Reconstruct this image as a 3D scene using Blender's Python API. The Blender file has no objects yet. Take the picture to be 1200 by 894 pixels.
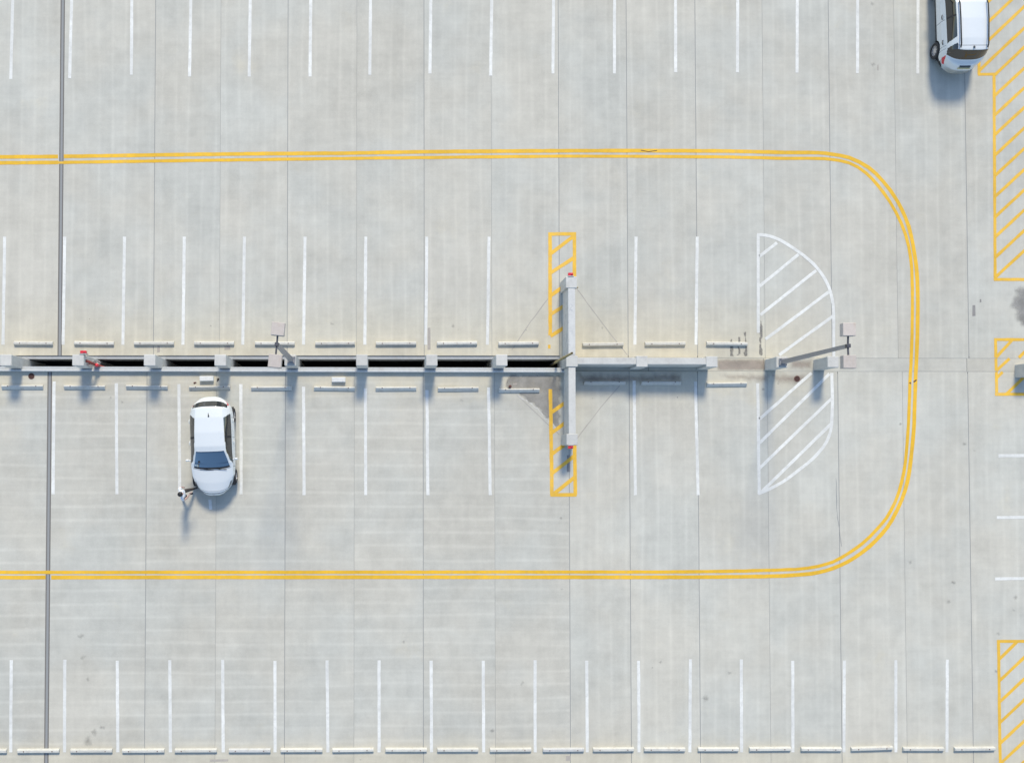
import bpy, bmesh, math, random
import numpy as np
from mathutils import Vector, Matrix, Euler

random.seed(7)
R = math.radians
sc = bpy.context.scene
COL = sc.collection

# ------------------------------------------------------------------ camera
H = 40.0                      # metres above the deck
FPX = 1140.0                  # focal length in pixels of a 1200 px wide picture
PPX, PPY = 466.0, 510.0       # the picture is a crop: optical axis sits left of and below its middle
cam_d = bpy.data.cameras.new('camera')
cam = bpy.data.objects.new('camera', cam_d)
COL.objects.link(cam)
sc.camera = cam
cam.location = (0, 0, H)
cam.rotation_euler = (R(1.46), R(-0.8), 0)
cam_d.sensor_width = 36
cam_d.lens = 36 * FPX / 1200
cam_d.shift_x = (600 - PPX) / 1200
cam_d.shift_y = (PPY - 447) / 1200
cam_d.clip_start = 0.5
cam_d.clip_end = 4000

# ------------------------------------------------------------------ sky, sun, exposure
SUN_EL, SUN_AZ = 43.0, 5.0    # azimuth from +Y towards +X
w = bpy.data.worlds.new('World')
sc.world = w
w.use_nodes = True
nt = w.node_tree
bg = nt.nodes['Background']
sky = nt.nodes.new('ShaderNodeTexSky')
sky.sky_type = 'NISHITA'
sky.sun_disc = False
sky.sun_elevation = R(SUN_EL)
sky.sun_rotation = R(SUN_AZ)
sky.air_density = 1.0
sky.dust_density = 0.6
sky.ozone_density = 1.0
nt.links.new(sky.outputs[0], bg.inputs[0])
bg.inputs[1].default_value = 0.15
sd = bpy.data.lights.new('sun', 'SUN')
sun = bpy.data.objects.new('sun', sd)
COL.objects.link(sun)
sd.energy = 2.45
sd.angle = R(11)
sd.color = (1.0, 0.90, 0.72)
d = Vector((-math.sin(R(SUN_AZ)) * math.cos(R(SUN_EL)), -math.cos(R(SUN_AZ)) * math.cos(R(SUN_EL)), -math.sin(R(SUN_EL))))
sun.rotation_euler = d.to_track_quat('-Z', 'Y').to_euler()
sun.location = (0, 30, 30)
sc.view_settings.view_transform = 'Standard'
sc.view_settings.look = 'None'
sc.view_settings.gamma = 1
sc.view_settings.exposure = 0.56
sc.render.engine = 'CYCLES'

# ------------------------------------------------------------------ picture point -> place on a deck
CM = Euler((R(1.46), R(-0.8), 0)).to_matrix()


def at(px, py, z=0.0):
    v = CM @ Vector(((px - PPX) / FPX, -(py - PPY) / FPX, -1.0))
    t = (z - H) / v.z
    return Vector((v.x * t, v.y * t, z))


SLOPE = 0.011
XH = at(841, 425).x           # east of here both decks meet at one level


def z_north(x): return -SLOPE * max(0.0, XH - x)
def z_south(x): return SLOPE * max(0.0, XH - x)


YMID = at(600, 427).y


def zdeck(x, y): return z_north(x) if y > YMID else z_south(x)


def G(px, py, dz=0.0):
    z = 0.0
    for _ in range(4):
        p = at(px, py, z)
        z = zdeck(p.x, p.y)
    return Vector((p.x, p.y, z + dz))


# ------------------------------------------------------------------ materials
def mat(name, col=(0.5, 0.5, 0.5), rough=0.6, metal=0.0, spec=None, coat=0.0):
    m = bpy.data.materials.new(name)
    m.use_nodes = True
    b = m.node_tree.nodes['Principled BSDF']
    b.inputs['Base Color'].default_value = (*col, 1)
    b.inputs['Roughness'].default_value = rough
    b.inputs['Metallic'].default_value = metal
    if spec is not None:
        b.inputs['Specular IOR Level'].default_value = spec
    if coat:
        b.inputs['Coat Weight'].default_value = coat
        b.inputs['Coat Roughness'].default_value = 0.03
    return m


class NT:
    """small helper to wire nodes"""
    def __init__(s, m):
        s.t = m.node_tree; s.n = s.t.nodes; s.b = s.n['Principled BSDF']

    def lk(s, a, b): s.t.links.new(a, b)

    def put(s, sock, v):
        if isinstance(v, bpy.types.NodeSocket): s.lk(v, sock)
        elif v is not None: sock.default_value = v

    def math(s, op, a, b=None, c=None, clamp=False):
        n = s.n.new('ShaderNodeMath'); n.operation = op; n.use_clamp = clamp
        s.put(n.inputs[0], a); s.put(n.inputs[1], b); s.put(n.inputs[2], c)
        return n.outputs[0]

    def noise(s, vec, scale, detail=3, rough=0.55):
        n = s.n.new('ShaderNodeTexNoise')
        n.inputs['Scale'].default_value = scale; n.inputs['Detail'].default_value = detail
        n.inputs['Roughness'].default_value = rough
        if vec is not None: s.lk(vec, n.inputs['Vector'])
        return n.outputs[0]

    def mapr(s, v, a, b, c, d, smooth=True):
        n = s.n.new('ShaderNodeMapRange'); n.clamp = True
        n.interpolation_type = 'SMOOTHSTEP' if smooth else 'LINEAR'
        s.put(n.inputs[0], v)
        for i, x in enumerate((a, b, c, d)): n.inputs[i + 1].default_value = x
        return n.outputs[0]

    def comb(s, x, y, z):
        n = s.n.new('ShaderNodeCombineXYZ')
        s.put(n.inputs[0], x); s.put(n.inputs[1], y); s.put(n.inputs[2], z)
        return n.outputs[0]

    def mix(s, f, a, b, blend='MIX'):
        n = s.n.new('ShaderNodeMix'); n.data_type = 'RGBA'; n.blend_type = blend
        s.put(n.inputs[0], f)
        for k, v in ((6, a), (7, b)):
            if isinstance(v, tuple): v = (*v, 1) if len(v) == 3 else v
            s.put(n.inputs[k], v)
        return n.outputs[2]

    def pos(s):
        g = s.n.new('ShaderNodeNewGeometry')
        x = s.n.new('ShaderNodeSeparateXYZ'); s.lk(g.outputs['Position'], x.inputs[0])
        return g.outputs['Position'], x.outputs[0], x.outputs[1], x.outputs[2]

    def bump(s, h, strength, dist=0.01):
        n = s.n.new('ShaderNodeBump'); n.inputs['Strength'].default_value = strength
        n.inputs['Distance'].default_value = dist
        s.lk(h, n.inputs['Height']); s.lk(n.outputs[0], s.b.inputs['Normal'])


CONC = (0.498, 0.484, 0.424)
WARM = (0.56, 0.515, 0.395)


def deck_concrete(name, axis, base=CONC, dirt=True, band=0.53, ridge_amt=0.06):
    """broom-finished topping: bands left by the float across `axis`, blotches, grain, silt along the edges"""
    m = mat(name, base, 0.85, spec=0.25)
    k = NT(m)
    P, X, Y, Z = k.pos()
    oi = k.n.new('ShaderNodeObjectInfo').outputs['Random']
    off = k.math('MULTIPLY', oi, 37.0)
    u, v = (X, Y) if axis == 'x' else (Y, X)
    wob = k.noise(k.comb(k.math('MULTIPLY', u, 0.35), k.math('MULTIPLY', v, 0.10), off), 1.0, 2)
    uu = k.math('ADD', u, k.math('MULTIPLY', wob, 0.42))
    t = k.math('FRACT', k.math('DIVIDE', uu, band))
    edge = k.math('ABSOLUTE', k.math('SUBTRACT', t, 0.5))            # .5 on the ridge, 0 mid band
    ridge = k.math('SUBTRACT', k.mapr(edge, 0.30, 0.5, 0.0, 1.0), 0.3)
    idx = k.math('FLOOR', k.math('DIVIDE', uu, band))
    wn = k.n.new('ShaderNodeTexWhiteNoise'); wn.noise_dimensions = '1D'; k.lk(idx, wn.inputs['W'])
    bandv = k.math('SUBTRACT', wn.outputs[0], 0.5)
    gate = k.mapr(k.noise(k.comb(k.math('MULTIPLY', u, 0.5), k.math('MULTIPLY', v, 0.22), k.math('ADD', off, 9.0)), 1.0, 3), 0.30, 0.62, 0.15, 1.0)
    streak = k.noise(k.comb(k.math('MULTIPLY', u, 7.0), k.math('MULTIPLY', v, 0.35), off), 1.0, 5, 0.62)
    cross = k.noise(k.comb(k.math('MULTIPLY', u, 0.5), k.math('MULTIPLY', v, 5.0), off), 1.0, 4, 0.6)
    cloud = k.noise(k.comb(X, Y, off), 0.33, 6, 0.6)
    blot = k.noise(k.comb(X, Y, k.math('ADD', off, 3.0)), 1.5, 6, 0.68)
    grain = k.noise(P, 34.0, 3, 0.7)
    tone = 1.0
    tone = k.math('MULTIPLY', k.math('MULTIPLY', ridge, gate), ridge_amt)
    tone = k.math('ADD', tone, k.math('MULTIPLY', bandv, 0.045))
    for n, a in ((streak, 0.12), (cross, 0.12), (cloud, 0.32), (blot, 0.36), (grain, 0.26)):
        tone = k.math('ADD', tone, k.math('MULTIPLY', k.math('SUBTRACT', n, 0.5), a))
    tone = k.math('ADD', tone, k.math('MULTIPLY', k.math('SUBTRACT', oi, 0.5), 0.04))
    tone = k.math('ADD', tone, 1.0)
    hue = k.noise(k.comb(X, Y, k.math('ADD', off, 21.0)), 0.22, 4)
    col = k.mix(k.mapr(hue, 0.35, 0.65, 0.0, 1.0), tuple(c * f for c, f in zip(base, (0.98, 1.0, 1.015))), tuple(c * f for c, f in zip(base, (1.015, 1.0, 0.98))))
    if dirt:
        # silt washed against the middle kerb and the outer edge, and thin rust-cream blooms
        nf = k.noise(k.comb(k.math('MULTIPLY', X, 0.8), k.math('MULTIPLY', Y, 0.9), 4.0), 1.0, 5, 0.6)
        jit = k.math('MULTIPLY', k.math('SUBTRACT', nf, 0.5), 2.6)
        Yj = k.math('ADD', Y, jit)
        y0 = at(600, 418).y
        a1 = k.math('MULTIPLY', k.mapr(Yj, y0 + 0.1, y0 + 3.0, 1.0, 0.0), k.math('GREATER_THAN', Y, YMID))
        y1 = at(600, 438).y
        a2 = k.math('MULTIPLY', k.mapr(Yj, y1 - 1.5, y1, 0.0, 0.75), k.math('LESS_THAN', Y, YMID))
        y2 = at(600, 872).y
        a3 = k.mapr(Yj, y2 - 0.9, y2 + 0.8, 1.0, 0.0)
        xl = k.mapr(X, at(880, 400).x, at(1000, 400).x, 1.0, 0.15)
        d_ = k.math('MULTIPLY', k.math('MAXIMUM', k.math('MAXIMUM', a1, a2), a3), k.math('MAXIMUM', xl, a3))
        col = k.mix(k.math('MULTIPLY', d_, k.mapr(nf, 0.3, 0.7, 0.45, 0.95)), col, WARM)
        bl = k.mapr(k.noise(k.comb(X, Y, 31.0), 0.45, 5, 0.65), 0.60, 0.80, 0.0, 0.45)
        col = k.mix(bl, col, WARM)
    mul = k.n.new('ShaderNodeVectorMath'); mul.operation = 'SCALE'
    k.lk(col, mul.inputs[0]); k.lk(tone, mul.inputs['Scale'])
    col = mul.outputs[0]
    # oil drips, gum spots and hair cracks
    vor = k.n.new('ShaderNodeTexVoronoi'); vor.inputs['Scale'].default_value = 0.42
    k.lk(P, vor.inputs['Vector'])
    sep = k.n.new('ShaderNodeSeparateColor'); k.lk(vor.outputs['Color'], sep.inputs[0])
    rad = k.math('MULTIPLY', k.math('POWER', sep.outputs[0], 3.0), 0.062)
    wobd = k.math('ADD', vor.outputs['Distance'], k.math('MULTIPLY', k.math('SUBTRACT', k.noise(P, 14.0, 3), 0.5), 0.05))
    spot = k.math('MULTIPLY', k.math('LESS_THAN', wobd, rad), k.mapr(sep.outputs[1], 0.3, 1.0, 0.05, 0.38))
    col = k.mix(spot, col, (0.20, 0.19, 0.175))
    k.lk(col, k.b.inputs['Base Color'])
    k.bump(k.math('ADD', k.math('MULTIPLY', streak, 0.6), k.math('MULTIPLY', grain, 0.5)), 0.25, 0.006)
    return m


def plain_concrete(name, base=(0.5, 0.5, 0.48), var=0.3, scale=2.2, dirt=0.0, dcol=(0.30, 0.27, 0.24)):
    m = mat(name, base, 0.85, spec=0.25)
    k = NT(m)
    tc = k.n.new('ShaderNodeTexCoord')
    P, X, Y, Z = k.pos()
    a = k.noise(P, scale, 6, 0.65); b = k.noise(P, 25.0, 4, 0.7)
    streak = k.noise(k.comb(k.math('MULTIPLY', X, 9.0), k.math('MULTIPLY', Y, 9.0), k.math('MULTIPLY', Z, 0.8)), 1.0, 4)
    tone = k.math('ADD', 1.0, k.math('MULTIPLY', k.math('SUBTRACT', a, 0.5), var))
    tone = k.math('ADD', tone, k.math('MULTIPLY', k.math('SUBTRACT', b, 0.5), 0.25))
    tone = k.math('ADD', tone, k.math('MULTIPLY', k.math('SUBTRACT', k.n.new('ShaderNodeObjectInfo').outputs['Random'], 0.5), 0.16))
    tone = k.math('ADD', tone, k.math('MULTIPLY', k.math('SUBTRACT', streak, 0.5), 0.2))
    mul = k.n.new('ShaderNodeVectorMath'); mul.operation = 'SCALE'
    mul.inputs[0].default_value = base; k.lk(tone, mul.inputs['Scale'])
    col = mul.outputs[0]
    if dirt:
        f = k.mapr(k.noise(P, scale * 0.9, 6, 0.7), 0.52, 0.72, 0.0, dirt)
        col = k.mix(f, col, dcol)
    k.lk(col, k.b.inputs['Base Color'])
    k.bump(b, 0.3, 0.006)
    return m


def paint(name, col, wear=0.5, under=(0.46, 0.45, 0.41)):
    m = mat(name, col, 0.6, spec=0.35)
    k = NT(m)
    P, X, Y, Z = k.pos()
    a = k.noise(P, 5.0, 5, 0.7); b = k.noise(P, 38.0, 3, 0.75); c = k.noise(P, 0.5, 3)
    wv = k.math('ADD', k.math('ADD', k.math('MULTIPLY', a, 0.5), k.math('MULTIPLY', b, 0.35)), k.math('MULTIPLY', c, 0.35))
    f = k.mapr(wv, 0.60, 0.86, 0.04, wear)
    tone = k.math('MULTIPLY', k.mapr(c, 0.3, 0.7, 0.86, 1.05), k.mapr(a, 0.3, 0.75, 1.04, 0.88))
    mul = k.n.new('ShaderNodeVectorMath'); mul.operation = 'SCALE'
    mul.inputs[0].default_value = col; k.lk(tone, mul.inputs['Scale'])
    k.lk(k.mix(f, mul.outputs[0], under), k.b.inputs['Base Color'])
    return m


def stain_mat(name, col, strength=0.7, scale=3.0, lo=0.35, hi=0.6, rough=0.75):
    m = mat(name, col, rough, spec=0.25)
    k = NT(m)
    P, X, Y, Z = k.pos()
    at_ = k.n.new('ShaderNodeAttribute'); at_.attribute_name = 'fade'
    n = k.noise(P, scale, 6, 0.7)
    f = k.math('MULTIPLY', k.mapr(k.math('ADD', k.math('MULTIPLY', at_.outputs['Fac'], 0.75), k.math('MULTIPLY', k.math('SUBTRACT', n, 0.5), 0.9)), lo, hi, 0.0, 1.0), strength)
    v_ = k.noise(P, scale * 0.7, 5, 0.65)
    k.lk(k.mix(k.mapr(v_, 0.3, 0.7, 0.0, 1.0), tuple(c * 0.82 for c in col), tuple(min(1, c * 1.25) for c in col)), k.b.inputs['Base Color'])
    k.lk(f, k.b.inputs['Alpha'])
    return m


def rubber_mat():
    m = mat('joint_rubber', (0.06, 0.058, 0.055), 0.8)
    k = NT(m)
    P, X, Y, Z = k.pos()
    n = k.noise(k.comb(k.math('MULTIPLY', X, 30.0), k.math('MULTIPLY', Y, 1.2), 0.0), 1.0, 5, 0.7)
    k.lk(k.mix(k.mapr(n, 0.35, 0.7, 0.0, 1.0), (0.055, 0.053, 0.05), (0.16, 0.145, 0.125)), k.b.inputs['Base Color'])
    return m


M = {}
M['deck_v'] = deck_concrete('deck_concrete_north', 'x')
M['deck_h'] = deck_concrete('deck_concrete_south', 'y', band=0.56, ridge_amt=0.09)
M['deck_v2'] = deck_concrete('deck_concrete_east', 'x', base=(0.508, 0.494, 0.432), band=0.6)
M['strip'] = deck_concrete('infill_concrete', 'y', base=(0.498, 0.484, 0.424), band=0.9)
M['sealant'] = mat('joint_sealant', (0.26, 0.265, 0.26), 0.8)
M['sealant_pale'] = mat('joint_sealant_pale', (0.34, 0.36, 0.37), 0.8)
M['crack'] = mat('crack_fill', (0.36, 0.34, 0.31), 0.85)
M['rubber'] = rubber_mat()
M['steel'] = plain_concrete('galvanised_edge', (0.17, 0.16, 0.145), 0.3, 6)
M['wall'] = plain_concrete('wall_concrete', (0.53, 0.525, 0.49), 0.35, 2.0, 0.6, (0.40, 0.38, 0.35))
M['wall_wet'] = plain_concrete('rain_marked_wall_concrete', (0.53, 0.53, 0.505), 0.4, 3.5, 0.85, (0.30, 0.31, 0.33))
M['column'] = plain_concrete('column_concrete', (0.54, 0.53, 0.49), 0.32, 2.5, 0.5, (0.42, 0.40, 0.37))
M['kerb'] = plain_concrete('kerb_concrete', (0.42, 0.44, 0.45), 0.25, 3.0, 0.35)
M['kerb2'] = plain_concrete('kerb_rail_concrete', (0.53, 0.54, 0.53), 0.2, 3.0, 0.3)
M['slab'] = plain_concrete('slab_concrete', (0.22, 0.21, 0.20), 0.3, 1.0)
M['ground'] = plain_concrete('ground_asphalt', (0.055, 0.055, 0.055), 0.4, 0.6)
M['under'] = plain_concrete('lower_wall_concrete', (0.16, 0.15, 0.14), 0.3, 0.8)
M['stop'] = plain_concrete('wheel_stop_concrete', (0.54, 0.53, 0.48), 0.35, 4.0, 0.65, (0.40, 0.36, 0.30))
M['stop_d'] = plain_concrete('wheel_stop_grey', (0.52, 0.52, 0.50), 0.3, 4.0, 0.6, (0.34, 0.30, 0.25))
M['white'] = paint('white_road_paint', (0.73, 0.73, 0.685), 0.42)
M['white_thin'] = paint('thin_white_road_paint', (0.66, 0.66, 0.63), 0.6)
M['yellow'] = paint('yellow_road_paint', (0.79, 0.455, 0.012), 0.30)
M['yellow_thin'] = paint('worn_yellow_road_paint', (0.79, 0.465, 0.035), 0.42)
M['wet'] = stain_mat('damp_grey_stain', (0.30, 0.29, 0.27), 0.72, 2.6, 0.1, 0.85)
M['wet_thin'] = stain_mat('thin_damp_stain', (0.32, 0.31, 0.28), 0.42, 9.0, 0.1, 0.85)
M['brown'] = stain_mat('brown_silt_stain', (0.36, 0.30, 0.25), 0.62, 2.2, -0.1, 0.9)
M['dark'] = stain_mat('black_drip_stain', (0.22, 0.21, 0.19), 0.8, 14.0, 0.42, 0.85)
M['patch'] = plain_concrete('repair_mortar', (0.26, 0.25, 0.235), 0.4, 8.0)
M['patch_l'] = plain_concrete('repair_mortar_pale', (0.38, 0.35, 0.31), 0.4, 8.0)
M['lamp_grey'] = mat('lamp_grey_paint', (0.30, 0.30, 0.31), 0.45, 0.3)
M['lamp_dark'] = mat('lamp_dark_metal', (0.10, 0.10, 0.11), 0.5, 0.5)
M['lamp_head'] = plain_concrete('weathered_lamp_housing', (0.52, 0.465, 0.415), 0.15, 3.0, 0.5, (0.45, 0.36, 0.28))
M['red'] = mat('red_enamel', (0.62, 0.02, 0.035), 0.35, coat=0.4)
M['rust'] = plain_concrete('rusty_red_pipe', (0.28, 0.07, 0.055), 0.6, 9.0, 0.6, (0.20, 0.13, 0.10))
M['galv'] = mat('grey_pipe', (0.42, 0.42, 0.40), 0.5, 0.4)
M['olive'] = plain_concrete('tarnished_brass_pipe', (0.27, 0.22, 0.11), 0.5, 9.0, 0.4, (0.45, 0.42, 0.30))
M['black'] = mat('black_plastic', (0.012, 0.012, 0.013), 0.5)
M['iron'] = plain_concrete('rusty_iron', (0.12, 0.06, 0.05), 0.6, 14.0, 0.5, (0.25, 0.16, 0.14))
M['block'] = plain_concrete('pale_block', (0.70, 0.70, 0.67), 0.15, 6.0)
M['tyre'] = mat('tyre_rubber', (0.025, 0.025, 0.027), 0.8)
M['rim'] = mat('alloy', (0.62, 0.62, 0.64), 0.3, 0.75)
M['seat_cloth'] = mat('seat_cloth', (0.12, 0.125, 0.12), 0.9)
M['trim'] = mat('black_trim', (0.018, 0.017, 0.018), 0.7)
M['gap'] = mat('panel_gap', (0.06, 0.065, 0.07), 0.8)
M['tail'] = mat('red_lens', (0.55, 0.012, 0.03), 0.12, coat=0.6)
M['lens'] = mat('clear_lens', (0.16, 0.18, 0.20), 0.08, 0.3, coat=0.8)
M['plate'] = mat('number_plate', (0.50, 0.47, 0.30), 0.5)
M['skin'] = mat('skin', (0.50, 0.33, 0.28), 0.6)
M['shirt'] = mat('white_shirt', (0.74, 0.76, 0.80), 0.9)
M['jeans'] = mat('dark_trousers', (0.055, 0.047, 0.043), 0.9)
M['hair'] = mat('dark_hair', (0.012, 0.010, 0.012), 0.55)
M['shoe'] = mat('brown_shoe', (0.07, 0.055, 0.05), 0.6)


def car_paint(name):
    m = mat(name, (0.76, 0.785, 0.79), 0.32, 0.0, coat=0.8)
    k = NT(m)
    P, X, Y, Z = k.pos()
    n = k.noise(P, 1.6, 4, 0.6)
    dst = k.mapr(k.noise(P, 20.0, 4, 0.7), 0.4, 0.8, 0.0, 0.10)
    k.lk(k.mix(dst, k.mix(n, (0.665, 0.70, 0.70), (0.705, 0.73, 0.725)), (0.55, 0.52, 0.47)), k.b.inputs['Base Color'])
    k.lk(k.mapr(n, 0.3, 0.7, 0.26, 0.42), k.b.inputs['Roughness'])
    return m


def glass_mat(name, tint, opaque, floor=0.08, refl=(1.0, 1.0, 1.0)):
    """tinted car glass: reflects by Fresnel, lets some light through"""
    m = bpy.data.materials.new(name); m.use_nodes = True
    t = m.node_tree; n = t.nodes
    n.remove(n['Principled BSDF'])
    out = n['Material Output']
    tr = n.new('ShaderNodeBsdfTransparent'); tr.inputs[0].default_value = (*tint, 1)
    df = n.new('ShaderNodeBsdfDiffuse'); df.inputs[0].default_value = (0.012, 0.014, 0.015, 1)
    gl = n.new('ShaderNodeBsdfGlossy'); gl.inputs['Roughness'].default_value = 0.03; gl.inputs['Color'].default_value = (*refl, 1)
    m1 = n.new('ShaderNodeMixShader'); m1.inputs[0].default_value = opaque
    m2 = n.new('ShaderNodeMixShader')
    fr = n.new('ShaderNodeFresnel'); fr.inputs[0].default_value = 1.6
    mr = n.new('ShaderNodeMapRange'); mr.inputs[3].default_value = floor; mr.inputs[4].default_value = 1.0
    t.links.new(fr.outputs[0], mr.inputs[0])
    t.links.new(tr.outputs[0], m1.inputs[1]); t.links.new(df.outputs[0], m1.inputs[2])
    t.links.new(mr.outputs[0], m2.inputs[0]); t.links.new(m1.outputs[0], m2.inputs[1]); t.links.new(gl.outputs[0], m2.inputs[2])
    t.links.new(m2.outputs[0], out.inputs[0])
    return m


M['paint_a'] = car_paint('white_car_paint')
M['paint_b'] = car_paint('white_suv_paint')
M['glass'] = glass_mat('tinted_glass', (0.32, 0.36, 0.34), 0.45)
M['glass_w'] = glass_mat('coated_windscreen', (0.16, 0.26, 0.32), 0.55, 0.30, (0.72, 0.90, 1.0))
M['glass_d'] = glass_mat('dark_tinted_glass', (0.02, 0.017, 0.02), 0.97, 0.03)


# ------------------------------------------------------------------ mesh helpers
def tag(o, label=None, cat=None, group=None, kind=None):
    if label: o['label'] = label
    if cat: o['category'] = cat
    if group: o['group'] = group
    if kind: o['kind'] = kind
    return o


def link(name, me, m=None, parent=None, loc=None):
    o = bpy.data.objects.new(name, me)
    COL.objects.link(o)
    if m is not None:
        for mm in (m if isinstance(m, (list, tuple)) else [m]): me.materials.append(mm)
    if parent is not None: o.parent = parent
    if loc is not None: o.location = loc
    return o


def empty(name, loc=(0, 0, 0), rot=(0, 0, 0)):
    o = bpy.data.objects.new(name, None)
    o.empty_display_size = 0.2
    COL.objects.link(o); o.location = loc; o.rotation_euler = rot
    return o


def copy_tree(o, parent=None):
    c = o.copy(); COL.objects.link(c); c.parent = parent
    for ch in list(o.children): copy_tree(ch, c)
    return c


class MB:
    def __init__(s): s.v = []; s.f = []; s.sm = False

    def add(s, vs, fs):
        n = len(s.v); s.v += [tuple(x) for x in vs]; s.f += [tuple(i + n for i in q) for q in fs]
        return s

    def box(s, x0, x1, y0, y1, z0, z1):
        return s.hexa([(x0, y0, z0), (x1, y0, z0), (x1, y1, z0), (x0, y1, z0), (x0, y0, z1), (x1, y0, z1), (x1, y1, z1), (x0, y1, z1)])

    def hexa(s, p):
        return s.add(p, [(0, 3, 2, 1), (4, 5, 6, 7), (0, 1, 5, 4), (1, 2, 6, 5), (2, 3, 7, 6), (3, 0, 4, 7)])

    def cbox(s, x0, x1, y0, y1, z0, z1, c=0.02):
        """box with a chamfered top and chamfered upright edges"""
        def ring(i, z):
            a, b, e, g = x0 + i, x1 - i, y0 + i, y1 - i
            return [(a + c, e, z), (b - c, e, z), (b, e + c, z), (b, g - c, z), (b - c, g, z), (a + c, g, z), (a, g - c, z), (a, e + c, z)]
        vs = ring(0, z0) + ring(0, z1 - c) + ring(c, z1)
        fs = [tuple(range(7, -1, -1)), tuple(range(16, 24))]
        for r in (0, 8):
            fs += [(r + i, r + (i + 1) % 8, r + 8 + (i + 1) % 8, r + 8 + i) for i in range(8)]
        return s.add(vs, fs)

    def tube(s, p0, p1, r0, r1=None, n=12, cap=True):
        r1 = r0 if r1 is None else r1
        p0, p1 = Vector(p0), Vector(p1)
        z = (p1 - p0).normalized(); q = z.to_track_quat('Z', 'Y')
        vs = []
        for p, r in ((p0, r0), (p1, r1)):
            vs += [p + q @ Vector((math.cos(2 * math.pi * i / n) * r, math.sin(2 * math.pi * i / n) * r, 0)) for i in range(n)]
        fs = [(i, (i + 1) % n, n + (i + 1) % n, n + i) for i in range(n)]
        if cap: fs += [tuple(range(n - 1, -1, -1)), tuple(range(n, 2 * n))]
        return s.add(vs, fs)

    def path(s, pts, radii, n=10):
        pts = [Vector(p) for p in pts]
        vs = []
        for i, p in enumerate(pts):
            a = pts[max(0, i - 1)]; b = pts[min(len(pts) - 1, i + 1)]
            q = (b - a).normalized().to_track_quat('Z', 'Y')
            vs += [p + q @ Vector((math.cos(2 * math.pi * j / n) * radii[i], math.sin(2 * math.pi * j / n) * radii[i], 0)) for j in range(n)]
        fs = []
        for i in range(len(pts) - 1):
            fs += [(i * n + j, i * n + (j + 1) % n, (i + 1) * n + (j + 1) % n, (i + 1) * n + j) for j in range(n)]
        k = (len(pts) - 1) * n
        fs += [tuple(range(n - 1, -1, -1)), tuple(range(k, k + n))]
        return s.add(vs, fs)

    def lathe(s, prof, c, axis='z', n=24):
        vs = []
        for r, h in prof:
            for j in range(n):
                a = 2 * math.pi * j / n
                p = (math.cos(a) * r, math.sin(a) * r, h)
                if axis == 'x': p = (h, p[0], p[1])
                if axis == 'y': p = (p[0], h, p[1])
                vs.append((p[0] + c[0], p[1] + c[1], p[2] + c[2]))
        fs = []
        for i in range(len(prof) - 1):
            fs += [(i * n + j, i * n + (j + 1) % n, (i + 1) * n + (j + 1) % n, (i + 1) * n + j) for j in range(n)]
        return s.add(vs, fs)

    def prism(s, poly, z0, z1):
        n = len(poly)
        vs = [(x, y, z0) for x, y in poly] + [(x, y, z1) for x, y in poly]
        return s.add(vs, [tuple(range(n - 1, -1, -1)), tuple(range(n, 2 * n))] + [(i, (i + 1) % n, n + (i + 1) % n, n + i) for i in range(n)])

    def mesh(s, name, smooth=False):
        me = bpy.data.meshes.new(name)
        me.from_pydata(s.v, [], s.f); me.update()
        bm = bmesh.new(); bm.from_mesh(me)
        bmesh.ops.recalc_face_normals(bm, faces=bm.faces)
        bm.to_mesh(me); bm.free()
        if smooth:
            for p in me.polygons: p.use_smooth = True
        return me

    def build(s, name, m, parent=None, loc=None, smooth=False):
        return link(name, s.mesh(name, smooth), m, parent, loc)


ORD = ['leftmost', 'second from left', 'third from left', 'fourth from left', 'fifth from left', 'sixth from left', 'seventh from left',
       'eighth from left', 'ninth from left', 'tenth from left', 'eleventh from left', 'twelfth from left', 'thirteenth from left',
       'fourteenth from left', 'fifteenth from left', 'sixteenth from left', 'seventeenth from left', 'eighteenth from left',
       'nineteenth from left', 'rightmost']

# ================================================================== SETTING
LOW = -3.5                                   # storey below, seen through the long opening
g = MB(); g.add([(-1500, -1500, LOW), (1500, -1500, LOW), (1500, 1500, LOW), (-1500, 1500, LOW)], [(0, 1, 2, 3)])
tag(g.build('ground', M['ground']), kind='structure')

XW, XE = -42.0, 42.0
YN, YS = 34.0, -24.0
y_ne = at(600, 416.6).y                      # north deck stops here, ledge begins
y_nl = at(600, 420.4).y                      # ledge stops, opening begins
y_so = at(600, 431.3).y                      # opening ends, kerb begins
y_k1 = at(600, 434.4).y
y_se = at(600, 437.0).y                      # kerb ends, south deck begins
y_s0 = at(900, 419.6).y                      # infill strip east of the walls
y_s1 = at(900, 435.4).y
X_T = at(664, 427).x                         # cross wall
ys_n = y_s0
ys_s = y_s1


def slab(name, zf, x0, x1, y0, y1, dz, thick, m):
    """sheet of concrete that follows the deck's fall, with a break at XH"""
    xs = [x0] + ([XH] if x0 < XH < x1 else []) + [x1]
    o = MB(); vs = []
    for x in xs:
        z = zf(x) + dz
        vs += [(x, y0, z), (x, y1, z), (x, y1, z - thick), (x, y0, z - thick)]
    fs = []
    for i in range(len(xs) - 1):
        a, b = i * 4, i * 4 + 4
        fs += [(a + j, a + (j + 1) % 4, b + (j + 1) % 4, b + j) for j in range(4)]
    e = (len(xs) - 1) * 4
    fs += [(0, 1, 2, 3), (e + 3, e + 2, e + 1, e)]
    o.add(vs, fs)
    return o


deck_n = slab('deck', z_north, XW, XE, y_ne, YN, -0.006, 0.34, None).build('deck_north', M['sealant'])
tag(deck_n, kind='structure')
deck_s = slab('deck', z_south, XW, XE, YS, y_se, -0.006, 0.34, None).build('deck_south', M['sealant'])
tag(deck_s, kind='structure')
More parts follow.
